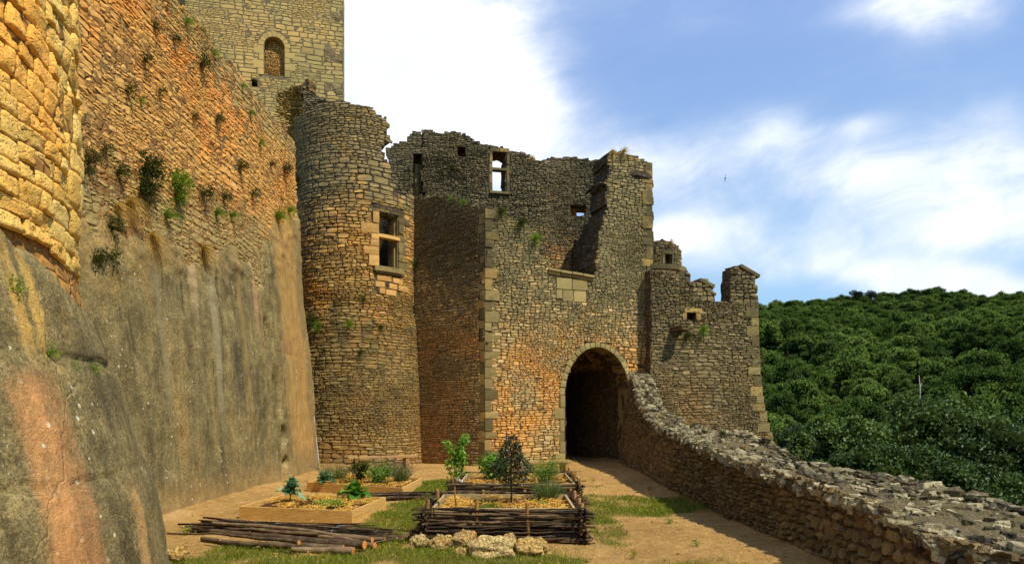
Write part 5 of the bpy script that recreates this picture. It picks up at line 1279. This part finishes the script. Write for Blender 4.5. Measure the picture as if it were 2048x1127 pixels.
# ------------------------------------------------------------------ logs, cut branches, bundles
def log(label, a, b, r, R, bend=.04, cutmat=True):
    a, b = np.array(a, float), np.array(b, float); n = 14; t = np.linspace(0, 1, n); P = a[None] * (1 - t)[:, None] + b[None] * t[:, None]
    pn = np.array((-(b - a)[1], (b - a)[0], 0)); pn /= np.linalg.norm(pn); w_ = bend * np.sin(t * math.pi) + .012 * np.sin(t * 9 + R.uniform(0, 6)); P = P + pn[None] * w_[:, None] + np.array((0, 0, 1)) * (.008 * np.sin(t * 7 + R.uniform(0, 6)))[:, None]
    o = thing('log', label, 'log', a, 'long logs lying in front of the plank bed'); G = Geo(); rad = r * np.linspace(.66, 1.05, n) * (1 + .05 * np.sin(t * 21 + R.uniform(0, 6)) + .10 * (R.random(n) > .8)); P = P + R.normal(size=P.shape) * (.006, .006, .003)
    tube(G, P, rad, 12, 0, R.random(), False); G.build('bark', M['log'], o)
    for k, e in ((0, P[0]), (-1, P[-1])):
        d = nrm(P[k] - P[1 if k == 0 else -2]); G = Geo(); tube(G, np.array([e - d * .002, e + d * .003]), [rad[k] * .99, rad[k] * .9], 12, 0, .6); G.build('cut_end', M['cut'], o, False)
def g(px, py, z=0.): return G0(px, py, z)
R = rng(121)
log('front log with a bright orange cut end on the right', g(585, 1098, .04), g(707, 1102, .05), .048, R, .03)
log('longest log, lowest at the left, crossing the whole front of the pile', g(402, 1076, .04), g(690, 1095, .045), .044, R, -.12)
log('thick grey brown log lying on top of the pile', g(424, 1060, .12), g(728, 1088, .09), .050, R, -.09)
log('thin log at the back of the pile, pointing to the upper left', g(426, 1044, .16), g(745, 1078, .09), .032, R, .09)
log('short log with a pale end at the right of the pile', g(640, 1070, .08), g(748, 1090, .05), .035, R, .02)
log('thin crooked pole lying on the thick log, left half of the pile', g(415, 1066, .15), g(600, 1084, .15), .024, R, .05)
log('dark thin pole behind the thick log, its end at the right', g(500, 1056, .13), g(770, 1076, .06), .026, R, -.04)
def bundle(label, a, b, n, h, wd, R, group='bundles of cut rods on the grass', ties=(.35, .62), rad=(.005, .013), over=.18, zb=.0, tie=True, fan=.10):
    a, b = np.array(a, float), np.array(b, float); d = b - a; L = np.linalg.norm(d); u = d / L; s = np.array((-u[1], u[0], 0))
    t0 = thing('rod_bundle', label, 'branches', (a + b) / 2, group); G = Geo(); m_ = 12
    for i in range(n):
        x0 = R.uniform(-over, over * .7); x1 = 1 + R.uniform(-over, over); t = np.linspace(x0, x1, m_); o = R.uniform(-1, 1) * wd / 2; z = zb + .012 + abs(R.random()) * h * (1 - (2 * o / wd) ** 2 * .6)
        fa = R.normal() * fan; P = a + np.outer(t * L, u) + np.outer(o + fa * (t - .5) + .02 * np.sin(t * R.uniform(3, 8) + R.uniform(0, 6)) + np.cumsum(R.normal(size=m_)) * .004, s); P[:, 2] = np.maximum(z + R.normal() * .04 * (t - .5) + np.cumsum(R.normal(size=m_)) * .003, .008 + zb)
        r = R.uniform(*rad); tube(G, P, r * np.linspace(1.2, .45, m_) if R.random() < .7 else r * np.linspace(.45, 1.2, m_), 5, 0, R.random())
    G.build('rods', M['bark'] if True else None, t0)
    if tie:
        for f in ties:
            G = Geo(); th = np.linspace(0, 2 * math.pi, 14); c = a + u * L * f + np.array((0, 0, zb + h * .45)); P = c + np.outer(np.cos(th) * wd * .42, s) + np.outer(np.sin(th) * h * .5, (0, 0, 1)); P[:, 2] = np.maximum(P[:, 2], .006); tube(G, P, .0028, 5, 0, .5); tube(G, np.array([P[4], P[4] + (.03, -.02, .01), P[4] + (.06, -.05, -.03)]), .003, 4); G.build('twine', M['twine'], t0)
bundle('long twine tied bundle of rods between the logs and the nearer plank bed', g(425, 1056, .02), g(745, 1072, .02), 90, .13, .5, R, None, (.28, .42, .8), rad=(.005, .014), over=.16, fan=.22)
bundle('bundle of thin rods lying behind the plank bed, pointing at the woven beds', g(700, 1000, .02), g(850, 996, .02), 55, .15, .5, R, None, tie=False)
bundle('small flat bundle of rods left of the nearest woven bed', g(745, 1078, .0), g(860, 1074, .0), 26, .05, .35, R, None, tie=False, fan=.3)
bundle('loose rods lying along the front foot of the nearest woven bed', g(850, 1086, .0), g(1165, 1082, .0), 48, .13, .24, R, None, (.83,), over=.06, rad=(.007, .015))
bundle('loose rods heaped between the two woven beds and the gate path', g(920, 960, .0), g(905, 1000, .0), 16, .3, .25, R, None, tie=False, over=.3)

# ------------------------------------------------------------------ limestone rocks
def rock(label, c, s, R, rot=0, grp='pale pitted rocks in a row before the nearest woven bed'):
    V, q = sphere_grid(44, 30); Vb = V / np.maximum(np.abs(V).max(-1, keepdims=True), 1e-6); V = V * .8 + Vb * .17; sd = R.uniform(0, 99)
    r = 1 + .34 * vn(V, 1.2, sd) + .24 * vn(V, 2.6, sd + 1) + .07 * vn(V, 6, sd + 2) + .03 * vn(V, 14, sd + 5)
    pits = np.clip(vn(V, 3.2, sd + 7) - .38, 0, 1) * .55 + np.clip(vn(V, 7, sd + 8) - .42, 0, 1) * .3
    V = V * (r - pits)[:, None] * np.array(s); c_, s_ = math.cos(rot), math.sin(rot); V = V @ np.array([[c_, s_, 0], [-s_, c_, 0], [0, 0, 1.]])
    V = V + np.array(c); V[:, 2] = np.maximum(V[:, 2], -.03)
    G = Geo(); G.add(V, q, 0, R.random()); tag(G.build('rock', M['rock'], None, True, at=(c[0], c[1], 0)), label, 'rock', grp)
R = rng(131)
def rk(px, py, w_, h, lab, dep=.8, rot=0, grp='pale pitted rocks in a row before the nearest woven bed'):
    p = G0(px, py); sw = w_ / F * p[1] / 2; sh = h / F * p[1] / 2; rock(lab, (p[0], p[1] + sw * dep * .6, sh * .85), (sw * 1.04, sw * dep, sh * 1.12), R, rot, grp)
rk(838, 1101, 36, 30, 'small squarish pale rock, leftmost of the row')
rk(880, 1103, 44, 34, 'rounded pale rock, second from the left of the row', .8, .2)
rk(928, 1098, 56, 38, 'pale rock leaning over the small pointed one, third from the left of the row', .7, -.3)
rk(921, 1116, 20, 24, 'smallest pointed rock standing forward of the row', .8)
rk(990, 1117, 88, 44, 'largest pale pitted rock in the middle of the row', .6, .15)
rk(1016, 1108, 34, 40, 'upright pale rock tucked behind the right end of the largest one', .8)
rk(1064, 1112, 62, 38, 'broad pale rock, rightmost of the row', .7, -.1)
rk(350, 1124, 42, 30, 'single pale rock at the foot of the round bastion', .8, 0, None)
rk(955, 1112, 40, 26, 'low pale rock between the pointed one and the largest one', .8)

# ------------------------------------------------------------------ benches, cable, bird
def bench(label, a, b, R, sup):
    a, b = np.array(a, float), np.array(b, float); d = b - a; L = np.linalg.norm(d); u = d / L; n_ = np.array((-u[1], u[0], 0)); n_ /= np.linalg.norm(n_)
    t = thing('bench', label, 'bench', ((a + b) / 2) * (1, 1, 0), 'plank benches against the castle walls'); G = Geo()
    obox(G, (a + b) / 2, u * L / 2, n_ * .16, np.cross(u, n_) * .032, 0, .6, .006); G.build('plank', M['timber_pale'], t, False)
    for f in sup:
        p = a + d * f; G = Geo(); obox(G, (p[0], p[1], (p[2] - .034) / 2), u * (1, 1, 0) * .05, n_ * .14, (0, 0, (p[2] - .034) / 2), 0, .3, .006); G.build('support', M['timber_pale'], t, False)
bench('long plank bench in front of the round tower, on the left', W(694, 915, 19.6), W(832, 911, 20.6), rng(1), (.12, .85))
bench('plank bench against the gatehouse wall, left of the arch', (.35, 17.3, .42), (1.52, 18.05, .42), rng(2), (.1, .9))
G = Geo(); zz = np.linspace(0, 3.2, 20); tube(G, np.stack([np.interp(zz, [a for a, _ in SC.XZ], [b for _, b in SC.XZ]) + .045 + .01 * np.sin(zz * 3), 19.06 + .015 * np.sin(zz * 5), zz], -1), .011, 6)
tag(G.build('cable', M['white'], None, True, at=(-5.5, 19.06, 0)), 'thin white cable running down the far corner of the retaining wall', 'cable')
# swift high in the sky, wings edge on
G = Geo(); c = W(1450, 357, 60); V, q = sphere_grid(10, 8)
G.add(V * np.array((.05, .16, .05)) + c, q); bo = thing('bird', 'tiny dark swift flying in the blue sky right of the gatehouse', 'bird', c)
G.build('body', M['bird'], bo)
for s_ in (-1, 1):
    G = Geo(); tip = c + np.array((.05 * s_, -.10, .40 * s_)); P = np.array([c + (0, .06, .02 * s_), c + (.02 * s_, .02, .2 * s_), tip, c + (.01 * s_, -.07, .16 * s_), c + (0, -.05, .02 * s_)]); P2 = P + (.012, 0, 0)
    n = 5; G.add(np.concatenate([P, P2]), [np.array([[0, 1, 2, 3, 4]]), np.array([[9, 8, 7, 6, 5]]), np.array([[i, (i + 1) % 5, 5 + (i + 1) % 5, 5 + i] for i in range(5)])]); G.build('wing', M['bird'], bo, False)
G = Geo(); tube(G, np.array([c + (0, -.12, 0), c + (.01, -.26, -.01)]), [.03, .006], 5); G.build('tail', M['bird'], bo)

# ------------------------------------------------------------------ grass and small stones on the ground
R = rng(141); n = 330000; x = R.uniform(-5, 3.6, n); y = R.uniform(5.6, 17.5, n)
g_ = grassy(x, y); ok = (R.random(n) < np.clip((g_ - .25) * 1.3, 0, 1) * np.clip(1.4 - y / 20, .3, 1))
def notin(x, y, cs):
    return ~inpoly(x, y, cs)
for cs in (b1, b2, [(-1.1, 8.5), (.9, 8.5), (.9, 10.3), (-1.1, 10.3)], [(-1.0, 11.9), (1.2, 11.9), (1.2, 14.2), (-1.0, 14.2)]): ok &= notin(x, y, cs)
x, y, g_ = x[ok], y[ok], g_[ok]; n = len(x); z = gz(x, y)
G = Geo(); h = R.uniform(.02, .055, n) * (.5 + g_) ; a = R.uniform(0, 6.28, n); wd = R.uniform(.002, .0042, n) * (y / 8); ln = R.normal(size=(n, 2)) * .6
b = np.stack([x, y, z - .003], -1); s = np.stack([np.cos(a), np.sin(a), 0 * a], -1) * wd[:, None]; tip = b + np.stack([ln[:, 0] * h, ln[:, 1] * h, h], -1); mid = b + (tip - b) * .5 + np.stack([0 * h, 0 * h, h * .12], -1)
V = np.stack([b - s, b + s, mid + s * .7, mid - s * .7, tip], 1); k = np.arange(n)[:, None] * 5
G.add(V, [k + [0, 1, 2, 3], k + [3, 2, 4]], 0, np.repeat(np.clip(R.normal(.45, .25, n), 0, 1), 5))
tag(G.build('grass', M['grass'], None, False), 'short patchy green grass around the raised beds', None, None, 'stuff')
G = Geo(); n = 2200; x = R.uniform(-5.2, 3.3, n); y = 5.8 + R.random(n) ** .8 * 15
for i in range(n): 
    s_ = R.uniform(.006, .02) * (1 if R.random() < .93 else 2.0); lump(G, (x[i], y[i], float(gz(x[i], y[i])) + s_ * .2), s_, s_ * R.uniform(.6, 1.2), s_ * .6, R, (6, 4))
tag(G.build('gravel', M['rock'], None, False), 'small pale stones scattered on the trodden earth', None, None, 'stuff')
# straw and leaf litter along the foot of the walls
G = Geo(); curl(G, R, 1500, lambda n: (R.uniform(-4.8, 3.3, n), R.uniform(7, 21, n)), .03, .07, .003); tag(G.build('litter', M['straw'], None, False), 'scattered dry stalks on the trodden earth', None, None, 'stuff')

# ------------------------------------------------------------------ weeds rooted in the walls
def tuft(label, p, n3, size, R, mat='weed', kind='leafy', cat='weed', name='wall_weed', group='weeds rooted in the walls', hang=.3):
    p = np.array(p, float); n3 = nrm(np.array(n3, float)); G = Geo(); n = int(110 * (size / .3) ** .7)
    size = size * (.62 if kind == 'leafy' and size > .2 else .8)
    d = nrm(n3[None] * .9 + R.normal(size=(n, 3)) * .75 + np.array((0, 0, .35 if kind != 'hang' else -1.1)))
    if kind == 'leafy':
        t = R.random(n) ** .6; pos = p + d * (t * size)[:, None]; m_ = n * 3; k = R.integers(0, n, m_); pos = p + d[k] * (R.random(m_) ** .6 * size)[:, None] + R.normal(size=(m_, 3)) * size * .07
        for e in d[::5]: tube(G, np.array([p - n3 * .03, p + e * size * .85]), [size * .014, size * .006], 4, 0, .2, False)
        leaves(G, pos, nrm(d[k] + R.normal(size=(m_, 3)) * .8), rdir(R, m_), size * .22 * R.uniform(.5, 1.2, m_), size * .09, 0, R.random(m_))
    else:
        k_ = 5; t = np.linspace(0, 1, k_); L = size * R.uniform(.6, 1.2, n); cur = p + R.normal(size=(n, 1, 3)) * size * .08 + d[:, None] * (L[:, None] * t)[..., None]; cur[..., 2] -= L[:, None] * t[None] ** 2 * (hang if kind == 'grass' else .5)
        s = np.cross(d, n3); s = nrm(s) * size * .012; w_ = (1.1 - t)[None, :, None]; V = np.stack([cur - s[:, None] * w_, cur + s[:, None] * w_], 2).reshape(n, -1, 3)
        i = np.arange(k_ - 1)[:, None] * 2; f = (i + np.array([0, 1, 3, 2])[None])[None] + (np.arange(n) * k_ * 2)[:, None, None]; G.add(V, f.reshape(-1, 4), 0, np.repeat(R.random(n), k_ * 2))
    return tag(G.build(name, M[mat], None, False, at=p), label, cat, group)
def on_scarp(px, py):
    k = (px - CX) / F; X = -6.0
    for _ in range(8): Y = X / k; z = EYE + (HZ - py) / F * Y; X = float(np.interp(z, [a for a, _ in SC.XZ], [b for _, b in SC.XZ]))
    return (X + .02, Y, z)
R = rng(151); NS = (1, 0, .1)
SW = [(285, 122, .28, 'weed', 'leafy', 'dark round weed high on the orange stonework'), (400, 130, .35, 'weed', 'leafy', 'dark weed hanging just under the top edge of the retaining wall'), (369, 42, .30, 'weed_bright', 'grass', 'bright tuft on the very top edge of the retaining wall'),
      (425, 105, .25, 'weed_bright', 'grass', 'small bright tuft on the top edge, below the highest one'), (482, 172, .25, 'weed_bright', 'grass', 'tuft on the top edge in front of the keep'), (306, 55, .22, 'weed', 'leafy', 'small dark weed near the top of the picture on orange stone'),
      (284, 345, .55, 'weed', 'leafy', 'tall dark weed with upright stems in the middle of the retaining wall'), (279, 385, .45, 'weed', 'leafy', 'dark bushy weed at the foot of the tall dark one'), (348, 372, .50, 'weed_bright', 'leafy', 'tall bright lime weed in the middle of the retaining wall'),
      (350, 400, .35, 'weed_bright', 'leafy', 'bright weed just below the tall lime one'), (175, 322, .30, 'weed', 'leafy', 'dark weed beside the bastion, upper of two'), (205, 302, .22, 'weed', 'leafy', 'small dark weed right of the pair beside the bastion'),
      (215, 455, .32, 'weed', 'leafy', 'dark weed low in the stonework near the bastion'), (185, 520, .32, 'weed', 'leafy', 'dark weed just above the grey render near the bastion'), (213, 520, .3, 'weed', 'leafy', 'dark weed right beside the one above the render'),
      (402, 492, .50, 'drygrass', 'hang', 'fan of dry straw coloured grass hanging over the grey render'), (300, 470, .5, 'drygrass', 'hang', 'browned dead plant hanging left of the straw fan'), (255, 400, .45, 'drygrass', 'hang', 'brown withered plant in the middle of the wall'),
      (430, 240, .3, 'weed', 'leafy', 'small weed in the orange stones, halfway to the round tower'), (498, 225, .28, 'weed_bright', 'grass', 'grass tuft near the top edge beside the vault stub'), (517, 287, .25, 'weed_bright', 'leafy', 'small green tuft right under the vault stub'),
      (478, 335, .32, 'weed', 'leafy', 'narrow dark weed in the right part of the orange stonework'), (502, 390, .32, 'weed', 'leafy', 'dark weed above the bright grass by the far corner'), (552, 430, .55, 'weed_bright', 'grass', 'wide bright grassy patch near the far corner'),
      (575, 420, .45, 'weed_bright', 'grass', 'bright grass at the very corner of the retaining wall'), (566, 338, .35, 'weed', 'leafy', 'dark weed on the far corner of the retaining wall'), (403, 388, .35, 'weed', 'leafy', 'dark weed right of the tall lime one'),
      (430, 425, .4, 'weed_bright', 'grass', 'yellow green grass on the ledge above the render'), (460, 430, .35, 'weed_bright', 'grass', 'second patch of yellow green grass on the ledge above the render'), (445, 395, .3, 'weed', 'leafy', 'small dark weed above the ledge grass'),
      (393, 617, .16, 'weed_bright', 'grass', 'tiny green tuft in the middle of the grey render'), (252, 180, .2, 'weed', 'leafy', 'tiny weed on the orange stonework near the bastion'), (278, 200, .2, 'weed_bright', 'grass', 'tiny pale tuft on the orange stonework'),
      (315, 185, .22, 'weed', 'leafy', 'small weed in the centre of the brightest orange stones'), (345, 80, .22, 'weed', 'leafy', 'small dark weed under the bright top edge tuft'), (385, 235, .22, 'weed', 'leafy', 'small weed below the one hanging under the top edge'), (330, 430, .4, 'weed_bright', 'grass', 'yellowish grass between the withered plants'),
      (160, 345, .25, 'weed', 'leafy', 'dark weed tucked against the bastion'), (540, 330, .2, 'weed', 'leafy', 'tiny dark weed near the far corner'), (232, 345, .3, 'weed', 'leafy', 'small weed left of the tall dark one'), (232, 410, .35, 'drygrass', 'hang', 'withered tuft left of the dark bushy weed')]
for (px, py, sz, mt, kd, lab) in SW: tuft(lab, on_scarp(px, py), NS, sz, R, mt, kd)
for i, (px, py, sz, lab) in enumerate(((78, 708, .12, 'small green tuft growing from the ledge of the bastion'), (165, 738, .10, 'tiny tuft at the right end of the bastion ledge'), (2, 580, .14, 'dark weed at the left edge of the picture on the bastion'), (128, 735, .08, 'tiny tuft in the middle of the bastion ledge'))):
    u, z = BAST.uv(px, py); p = np.ravel(BAST.P(u, z, .05)); q = np.ravel(BAST.P(u, z, .2)); tuft(lab, p, q - p, sz, R, 'weed_bright', 'leafy')
def on(S, px, py, d=.03): u, v = S.uv(px, py); return np.ravel(S.P(u, v, d)), np.ravel(S.P(u, v, d + .1)) - np.ravel(S.P(u, v, d))
for (S, px, py, sz, mt, kd, lab) in [(TC, 592, 330, .45, 'weed', 'leafy', 'dark ivy in the gap between the retaining wall and round tower'), (TC, 597, 365, .45, 'weed', 'leafy', 'ivy lower in the gap beside the round tower'), (TC, 826, 530, .35, 'weed', 'leafy', 'dark weed in the corner right of the cross window'),
      (TC, 727, 600, .25, 'weed', 'leafy', 'small dark weed under the dressed blocks of the round tower'), (TC, 640, 650, .45, 'weed_bright', 'grass', 'grassy patch on the stepped foot of the round tower, left'), (TC, 700, 648, .4, 'weed_bright', 'grass', 'grassy patch on the stepped foot of the round tower, centre'),
      (TC, 760, 655, .35, 'weed', 'grass', 'dark grassy patch on the stepped foot of the round tower, right'), (TC, 650, 700, .3, 'weed', 'grass', 'lower dark grass patch on the round tower foot'), (TC, 720, 705, .3, 'weed', 'grass', 'lower dark grass patch on the right of the round tower foot'),
      (TC, 628, 640, .5, 'weed', 'leafy', 'dark weed at the left edge of the round tower foot'), (FB, 930, 405, .35, 'weed_bright', 'grass', 'bright grass on top of the shaded face of the gatehouse'), (FB, 905, 398, .3, 'weed_bright', 'grass', 'grass clump left of the quoined corner top'),
      (FA, 1000, 425, .5, 'weed', 'grass', 'grass on the sloping top right of the quoined corner'), (FA, 1040, 448, .55, 'weed', 'grass', 'tuft halfway down the sloping top of the gatehouse front'), (FA, 1070, 478, .5, 'weed_bright', 'grass', 'tuft at the lower end of the sloping top'),
      (FA, 1245, 305, .4, 'drygrass', 'grass', 'dry grass on the highest point of the gatehouse tower'), (FA, 1225, 306, .3, 'drygrass', 'grass', 'dry grass left of the highest point of the gatehouse tower'), (F2, 1063, 318, .35, 'drygrass', 'grass', 'dry stalks on top of the inner wall'),
      (FF, 1405, 660, .5, 'weed_bright', 'grass', 'bright grass patch below the loophole of the curtain wall'), (FF, 1372, 672, .5, 'weed', 'grass', 'dark grass beside the water spout'), (TT, 1340, 485, .3, 'drygrass', 'grass', 'dry grass on top of the small turret'),
      (F2, 905, 340, .3, 'weed', 'leafy', 'small weed on the inner wall left of the upper window')]:
    p, n_ = on(S, px, py); tuft(lab, p, n_, sz, R, mt, kd)
for (x, y, sz, mt, lab) in [(4.2, 16.0, .3, 'drygrass', 'dry grass on the parapet top near the gate'), (4.5, 14.2, .3, 'weed', 'grass patch on the parapet top below the curtain wall'), (3.9, 17.5, .3, 'drygrass', 'dry grass where the parapet starts to climb'), (4.6, 9.6, .16, 'weed_bright', 'tiny green tuft on the near part of the parapet'), (4.4, 12.6, .2, 'drygrass', 'dry tuft in the middle of the parapet top')]:
    tuft(lab, (x, y, topat(x, y)), (0, 0, 1), sz, R, mt, 'grass')
for (x, y, sz) in [(2.35, 10.0, .12), (-4.5, 9.2, .12), (2.0, 16.4, .1), (.95, 15.8, .1), (2.3, 8.3, .1), (1.4, 7.7, .1), (3.0, 14.5, .12), (-4.9, 8.2, .12)]:
    tuft('small leafy weed growing on the trodden earth of the terrace', (x, y, .02), (0, 0, 1), sz, R, 'weed_bright', 'leafy', group='small weeds scattered on the terrace')

# ------------------------------------------------------------------ trees in the valley and on the hill
def crown_geo(R, rx, rz, nl, per, leaf, elong=.62, core=True, jit=.5, small=1.):
    """crown made of many leaf clumps; core adds dark solid lumps that fill them and block light"""
    G = Geo(); V, q = sphere_grid(8, 6)
    for i in range(nl):
        d = rdir(R, 1)[0]; d[2] = abs(d[2]) * 1.15 - .35; q_ = R.random() ** .45 * .78; c = d * np.array((rx, rx, rz)) * q_ + np.array((0, 0, rz * .15)); r = rx * R.uniform(.22, .42) * small; c = c * (1 if small == 1. else 1.12)
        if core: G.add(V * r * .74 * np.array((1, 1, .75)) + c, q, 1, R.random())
        m_ = int(per * (r / rx / .3 / small) ** 2); e = rdir(R, m_); e[:, 2] = e[:, 2] * .9 + .12; pos = c + e * r * np.array((1, 1, .78)) * R.uniform(.72, 1.12, m_)[:, None]
        dr = nrm(np.cross(e, rdir(R, m_)) + e * .25); tone = R.uniform(-.22, .22)
        leaves(G, pos, dr, nrm(e + R.normal(size=(m_, 3)) * jit), leaf * R.uniform(.6, 1.4, m_), leaf * R.uniform(.4, .8, m_), 0, np.clip(R.normal(.45, .22, m_) + tone, 0, 1))
    return G
R = rng(161); protos = []
for k in range(6):
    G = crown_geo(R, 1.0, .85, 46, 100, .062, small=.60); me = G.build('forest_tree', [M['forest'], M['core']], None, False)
    tr = Geo(); tube(tr, np.array([(0, 0, -1.5), (0, 0, -.2)]), [.06, .04], 6); to = tr.build('trunk', M['bark'], me); protos.append((me, to))
cand = []
for _ in range(9000):
    r = math.sqrt(R.uniform(62 ** 2, 345 ** 2)); a = math.radians(R.uniform(14, 45)); cand.append((r * math.sin(a), r * math.cos(a), r))
cand = sorted(cand, key=lambda c: c[2]); sel = []; grid = {}
for (x, y, r) in cand:
    sp_ = 8.2 if r < 150 else 9.0; key = (int(x // sp_), int(y // sp_)); bad = False
    for i in (-1, 0, 1):
        for j in (-1, 0, 1):
            for (a, b) in grid.get((key[0] + i, key[1] + j), []):
                if (a - x) ** 2 + (b - y) ** 2 < sp_ ** 2 * .62: bad = True
    if not bad: grid.setdefault(key, []).append((x, y)); sel.append((x, y, r))
inview = lambda x, y: 20.0 < math.degrees(math.atan2(x, y)) < 38.5 
def sees(x, y, r, z):
    return inview(x, y)
vis = [s for s in sel if inview(s[0], s[1])]; oth = [s for s in sel if not inview(s[0], s[1])]
print('forest trees in view', len(vis), 'outside', len(oth))
vis_near = vis[:300]; rest = vis[300:] + oth
first = [True] * 6
FL = ['deep green broadleaf tree of the dense wood covering the hill']
for (x, y, r) in vis_near:
    k = int(R.integers(0, 6)); me, to = protos[k]
    if first[k]: o = me; t_ = to; first[k] = False
    else:
        o = me.copy(); C.objects.link(o); t_ = to.copy(); C.objects.link(t_); t_.parent = o
    s_ = R.uniform(3.9, 7.2); z = float(valley(np.array(x), np.array(y))); hgt = R.uniform(.85, 1.35) if r < 235 else R.uniform(.8, 1.0); s_ = s_ if r < 235 else min(s_, 5.2)
    o.location = (x, y, z + s_ * 1.15); o.scale = (s_, s_, s_ * hgt); o.rotation_euler = (0, 0, R.uniform(0, 6.28))
    tag(o, FL[0], 'tree', 'broadleaf trees of the wood on the hill')
# the remaining crowns of the wood as one mass
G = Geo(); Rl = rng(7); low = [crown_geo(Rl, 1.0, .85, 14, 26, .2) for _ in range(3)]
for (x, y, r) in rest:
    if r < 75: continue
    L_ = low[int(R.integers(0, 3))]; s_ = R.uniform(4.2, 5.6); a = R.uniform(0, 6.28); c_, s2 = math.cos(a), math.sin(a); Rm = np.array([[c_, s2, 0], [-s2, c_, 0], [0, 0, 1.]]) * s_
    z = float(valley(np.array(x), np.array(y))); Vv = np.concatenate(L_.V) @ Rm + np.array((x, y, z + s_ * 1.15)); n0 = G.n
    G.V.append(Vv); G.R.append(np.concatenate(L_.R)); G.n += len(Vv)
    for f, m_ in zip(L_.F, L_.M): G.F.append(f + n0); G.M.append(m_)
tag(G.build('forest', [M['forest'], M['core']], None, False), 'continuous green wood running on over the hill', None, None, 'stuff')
# pines on the skyline
R = rng(171)
def pine_proto():
    G = Geo()
    for i in range(9):
        a = R.uniform(0, 6.28); q_ = R.uniform(0, .75); c = np.array((math.cos(a) * q_, math.sin(a) * q_, R.uniform(-.15, .3))); m_ = 150; e = rdir(R, m_); pos = c + e * np.array((.42, .42, .26)) * R.uniform(.5, 1.1, m_)[:, None]
        leaves(G, pos, nrm(e + R.normal(size=(m_, 3)) * .5 + (0, 0, .3)), rdir(R, m_), .16, .06, 0, R.random(m_))
    t = bpy.data.objects.new('pine_tree', None); C.objects.link(t); t['_o'] = [0, 0, 0]
    G.build('crown', M['pine'], t, False); G = Geo(); tube(G, np.array([(0, 0, -3.2), (.04, .02, -1.2), (0, 0, .1)]), [.09, .07, .04], 6); G.build('trunk', M['bark'], t); return t
pp = pine_proto()
for i, (px, py, s_) in enumerate([(1708, 586, 3.2), (1740, 586, 3.0), (1785, 590, 3.0), (1812, 588, 3.2), (1842, 592, 3.6), (1862, 594, 3.2), (1882, 597, 3.4), (1904, 599, 3.4), (1921, 602, 3.0), (1765, 588, 2.8)]):
    o = pp if i == 0 else copy_tree(pp); Y = 262 + R.uniform(-4, 4); p = W(px, py + 4, Y); o.location = tuple(p); o.scale = (s_, s_, s_); o.rotation_euler = (0, 0, R.uniform(0, 6.28)); tag(o, 'dark flat topped pine standing out on the crest of the wooded hill', 'tree', 'pines along the crest of the hill')
# nearer oaks just beyond the parapet
def oak(label, top, s, R, nl=46, per=150, leaf=.16, base_drop=7):
    top = np.array(top, float); base = top + (0, 0, -s * 1.6 - base_drop * .3); t = thing('oak_tree', label, 'tree', base); t['_o'] = [float(a) for a in base]
    G = crown_geo(R, s, s * .95, 75, 130, leaf, core=True, jit=.45, small=.66)
    c = top - (0, 0, s * .95); G.V = [v + c for v in G.V]; G.build('crown', [M['near'], M['core']], t, False)
    G = Geo(); tube(G, np.array([base + (0, 0, -3), (base + c) / 2 + (.2, .1, 0), c]), [.28, .22, .12], 8, 0, .5)
    for i in range(16): d = rdir(R, 1)[0]; d[2] = abs(d[2]); e = c + d * s * R.uniform(.5, .75); m_ = (c + e) / 2 + R.normal(size=3) * s * .08; tube(G, np.array([c + (0, 0, -s * .3), m_, e]), [.10, .06, .02], 5, 0, .5)
    G.build('trunk', M['bark'], t)
R = rng(181)
for (px, py, Y, s_, lab) in [(1880, 785, 30, 3.7, 'largest loose leaved oak beyond the parapet, its top standing out against the wood'), (1730, 822, 30, 2.8, 'rounded oak left of the largest one beyond the parapet'), (2010, 840, 27, 3.2, 'oak at the right edge just beyond the parapet'),
                     (1640, 860, 33, 2.4, 'small pale oak behind the corner of the curtain wall'), (1790, 880, 24, 2.5, 'low dark oak directly behind the parapet top'), (1950, 905, 21, 2.3, 'low oak with glossy leaves behind the near parapet'), (1580, 850, 38, 2.3, 'oak right beside the corner of the curtain wall'),
                     (2110, 800, 34, 4, 'oak cut off by the right edge of the picture'), (1690, 900, 26, 2.0, 'lowest oak peeping over the middle of the parapet')]:
    oak(lab, W(px, py, Y), s_, R, leaf=.17 if Y > 26 else .13, per=170)
# a bare pale dead trunk in the wood
G = Geo(); p = W(1839, 800, 70); q_ = W(1838, 750, 70); tube(G, np.array([p + (0, 0, -4), (p + q_) / 2 + (.1, 0, 0), q_]), [.05, .04, .015], 6, 0, 0.); tube(G, np.array([(p + q_) / 2, (p + q_) / 2 + (.3, 0, .5)]), [.03, .01], 5, 0, 1.)
tag(G.build('dead_tree', M['white'], None, True, at=p), 'bare pale dead trunk standing among the green crowns', 'tree')
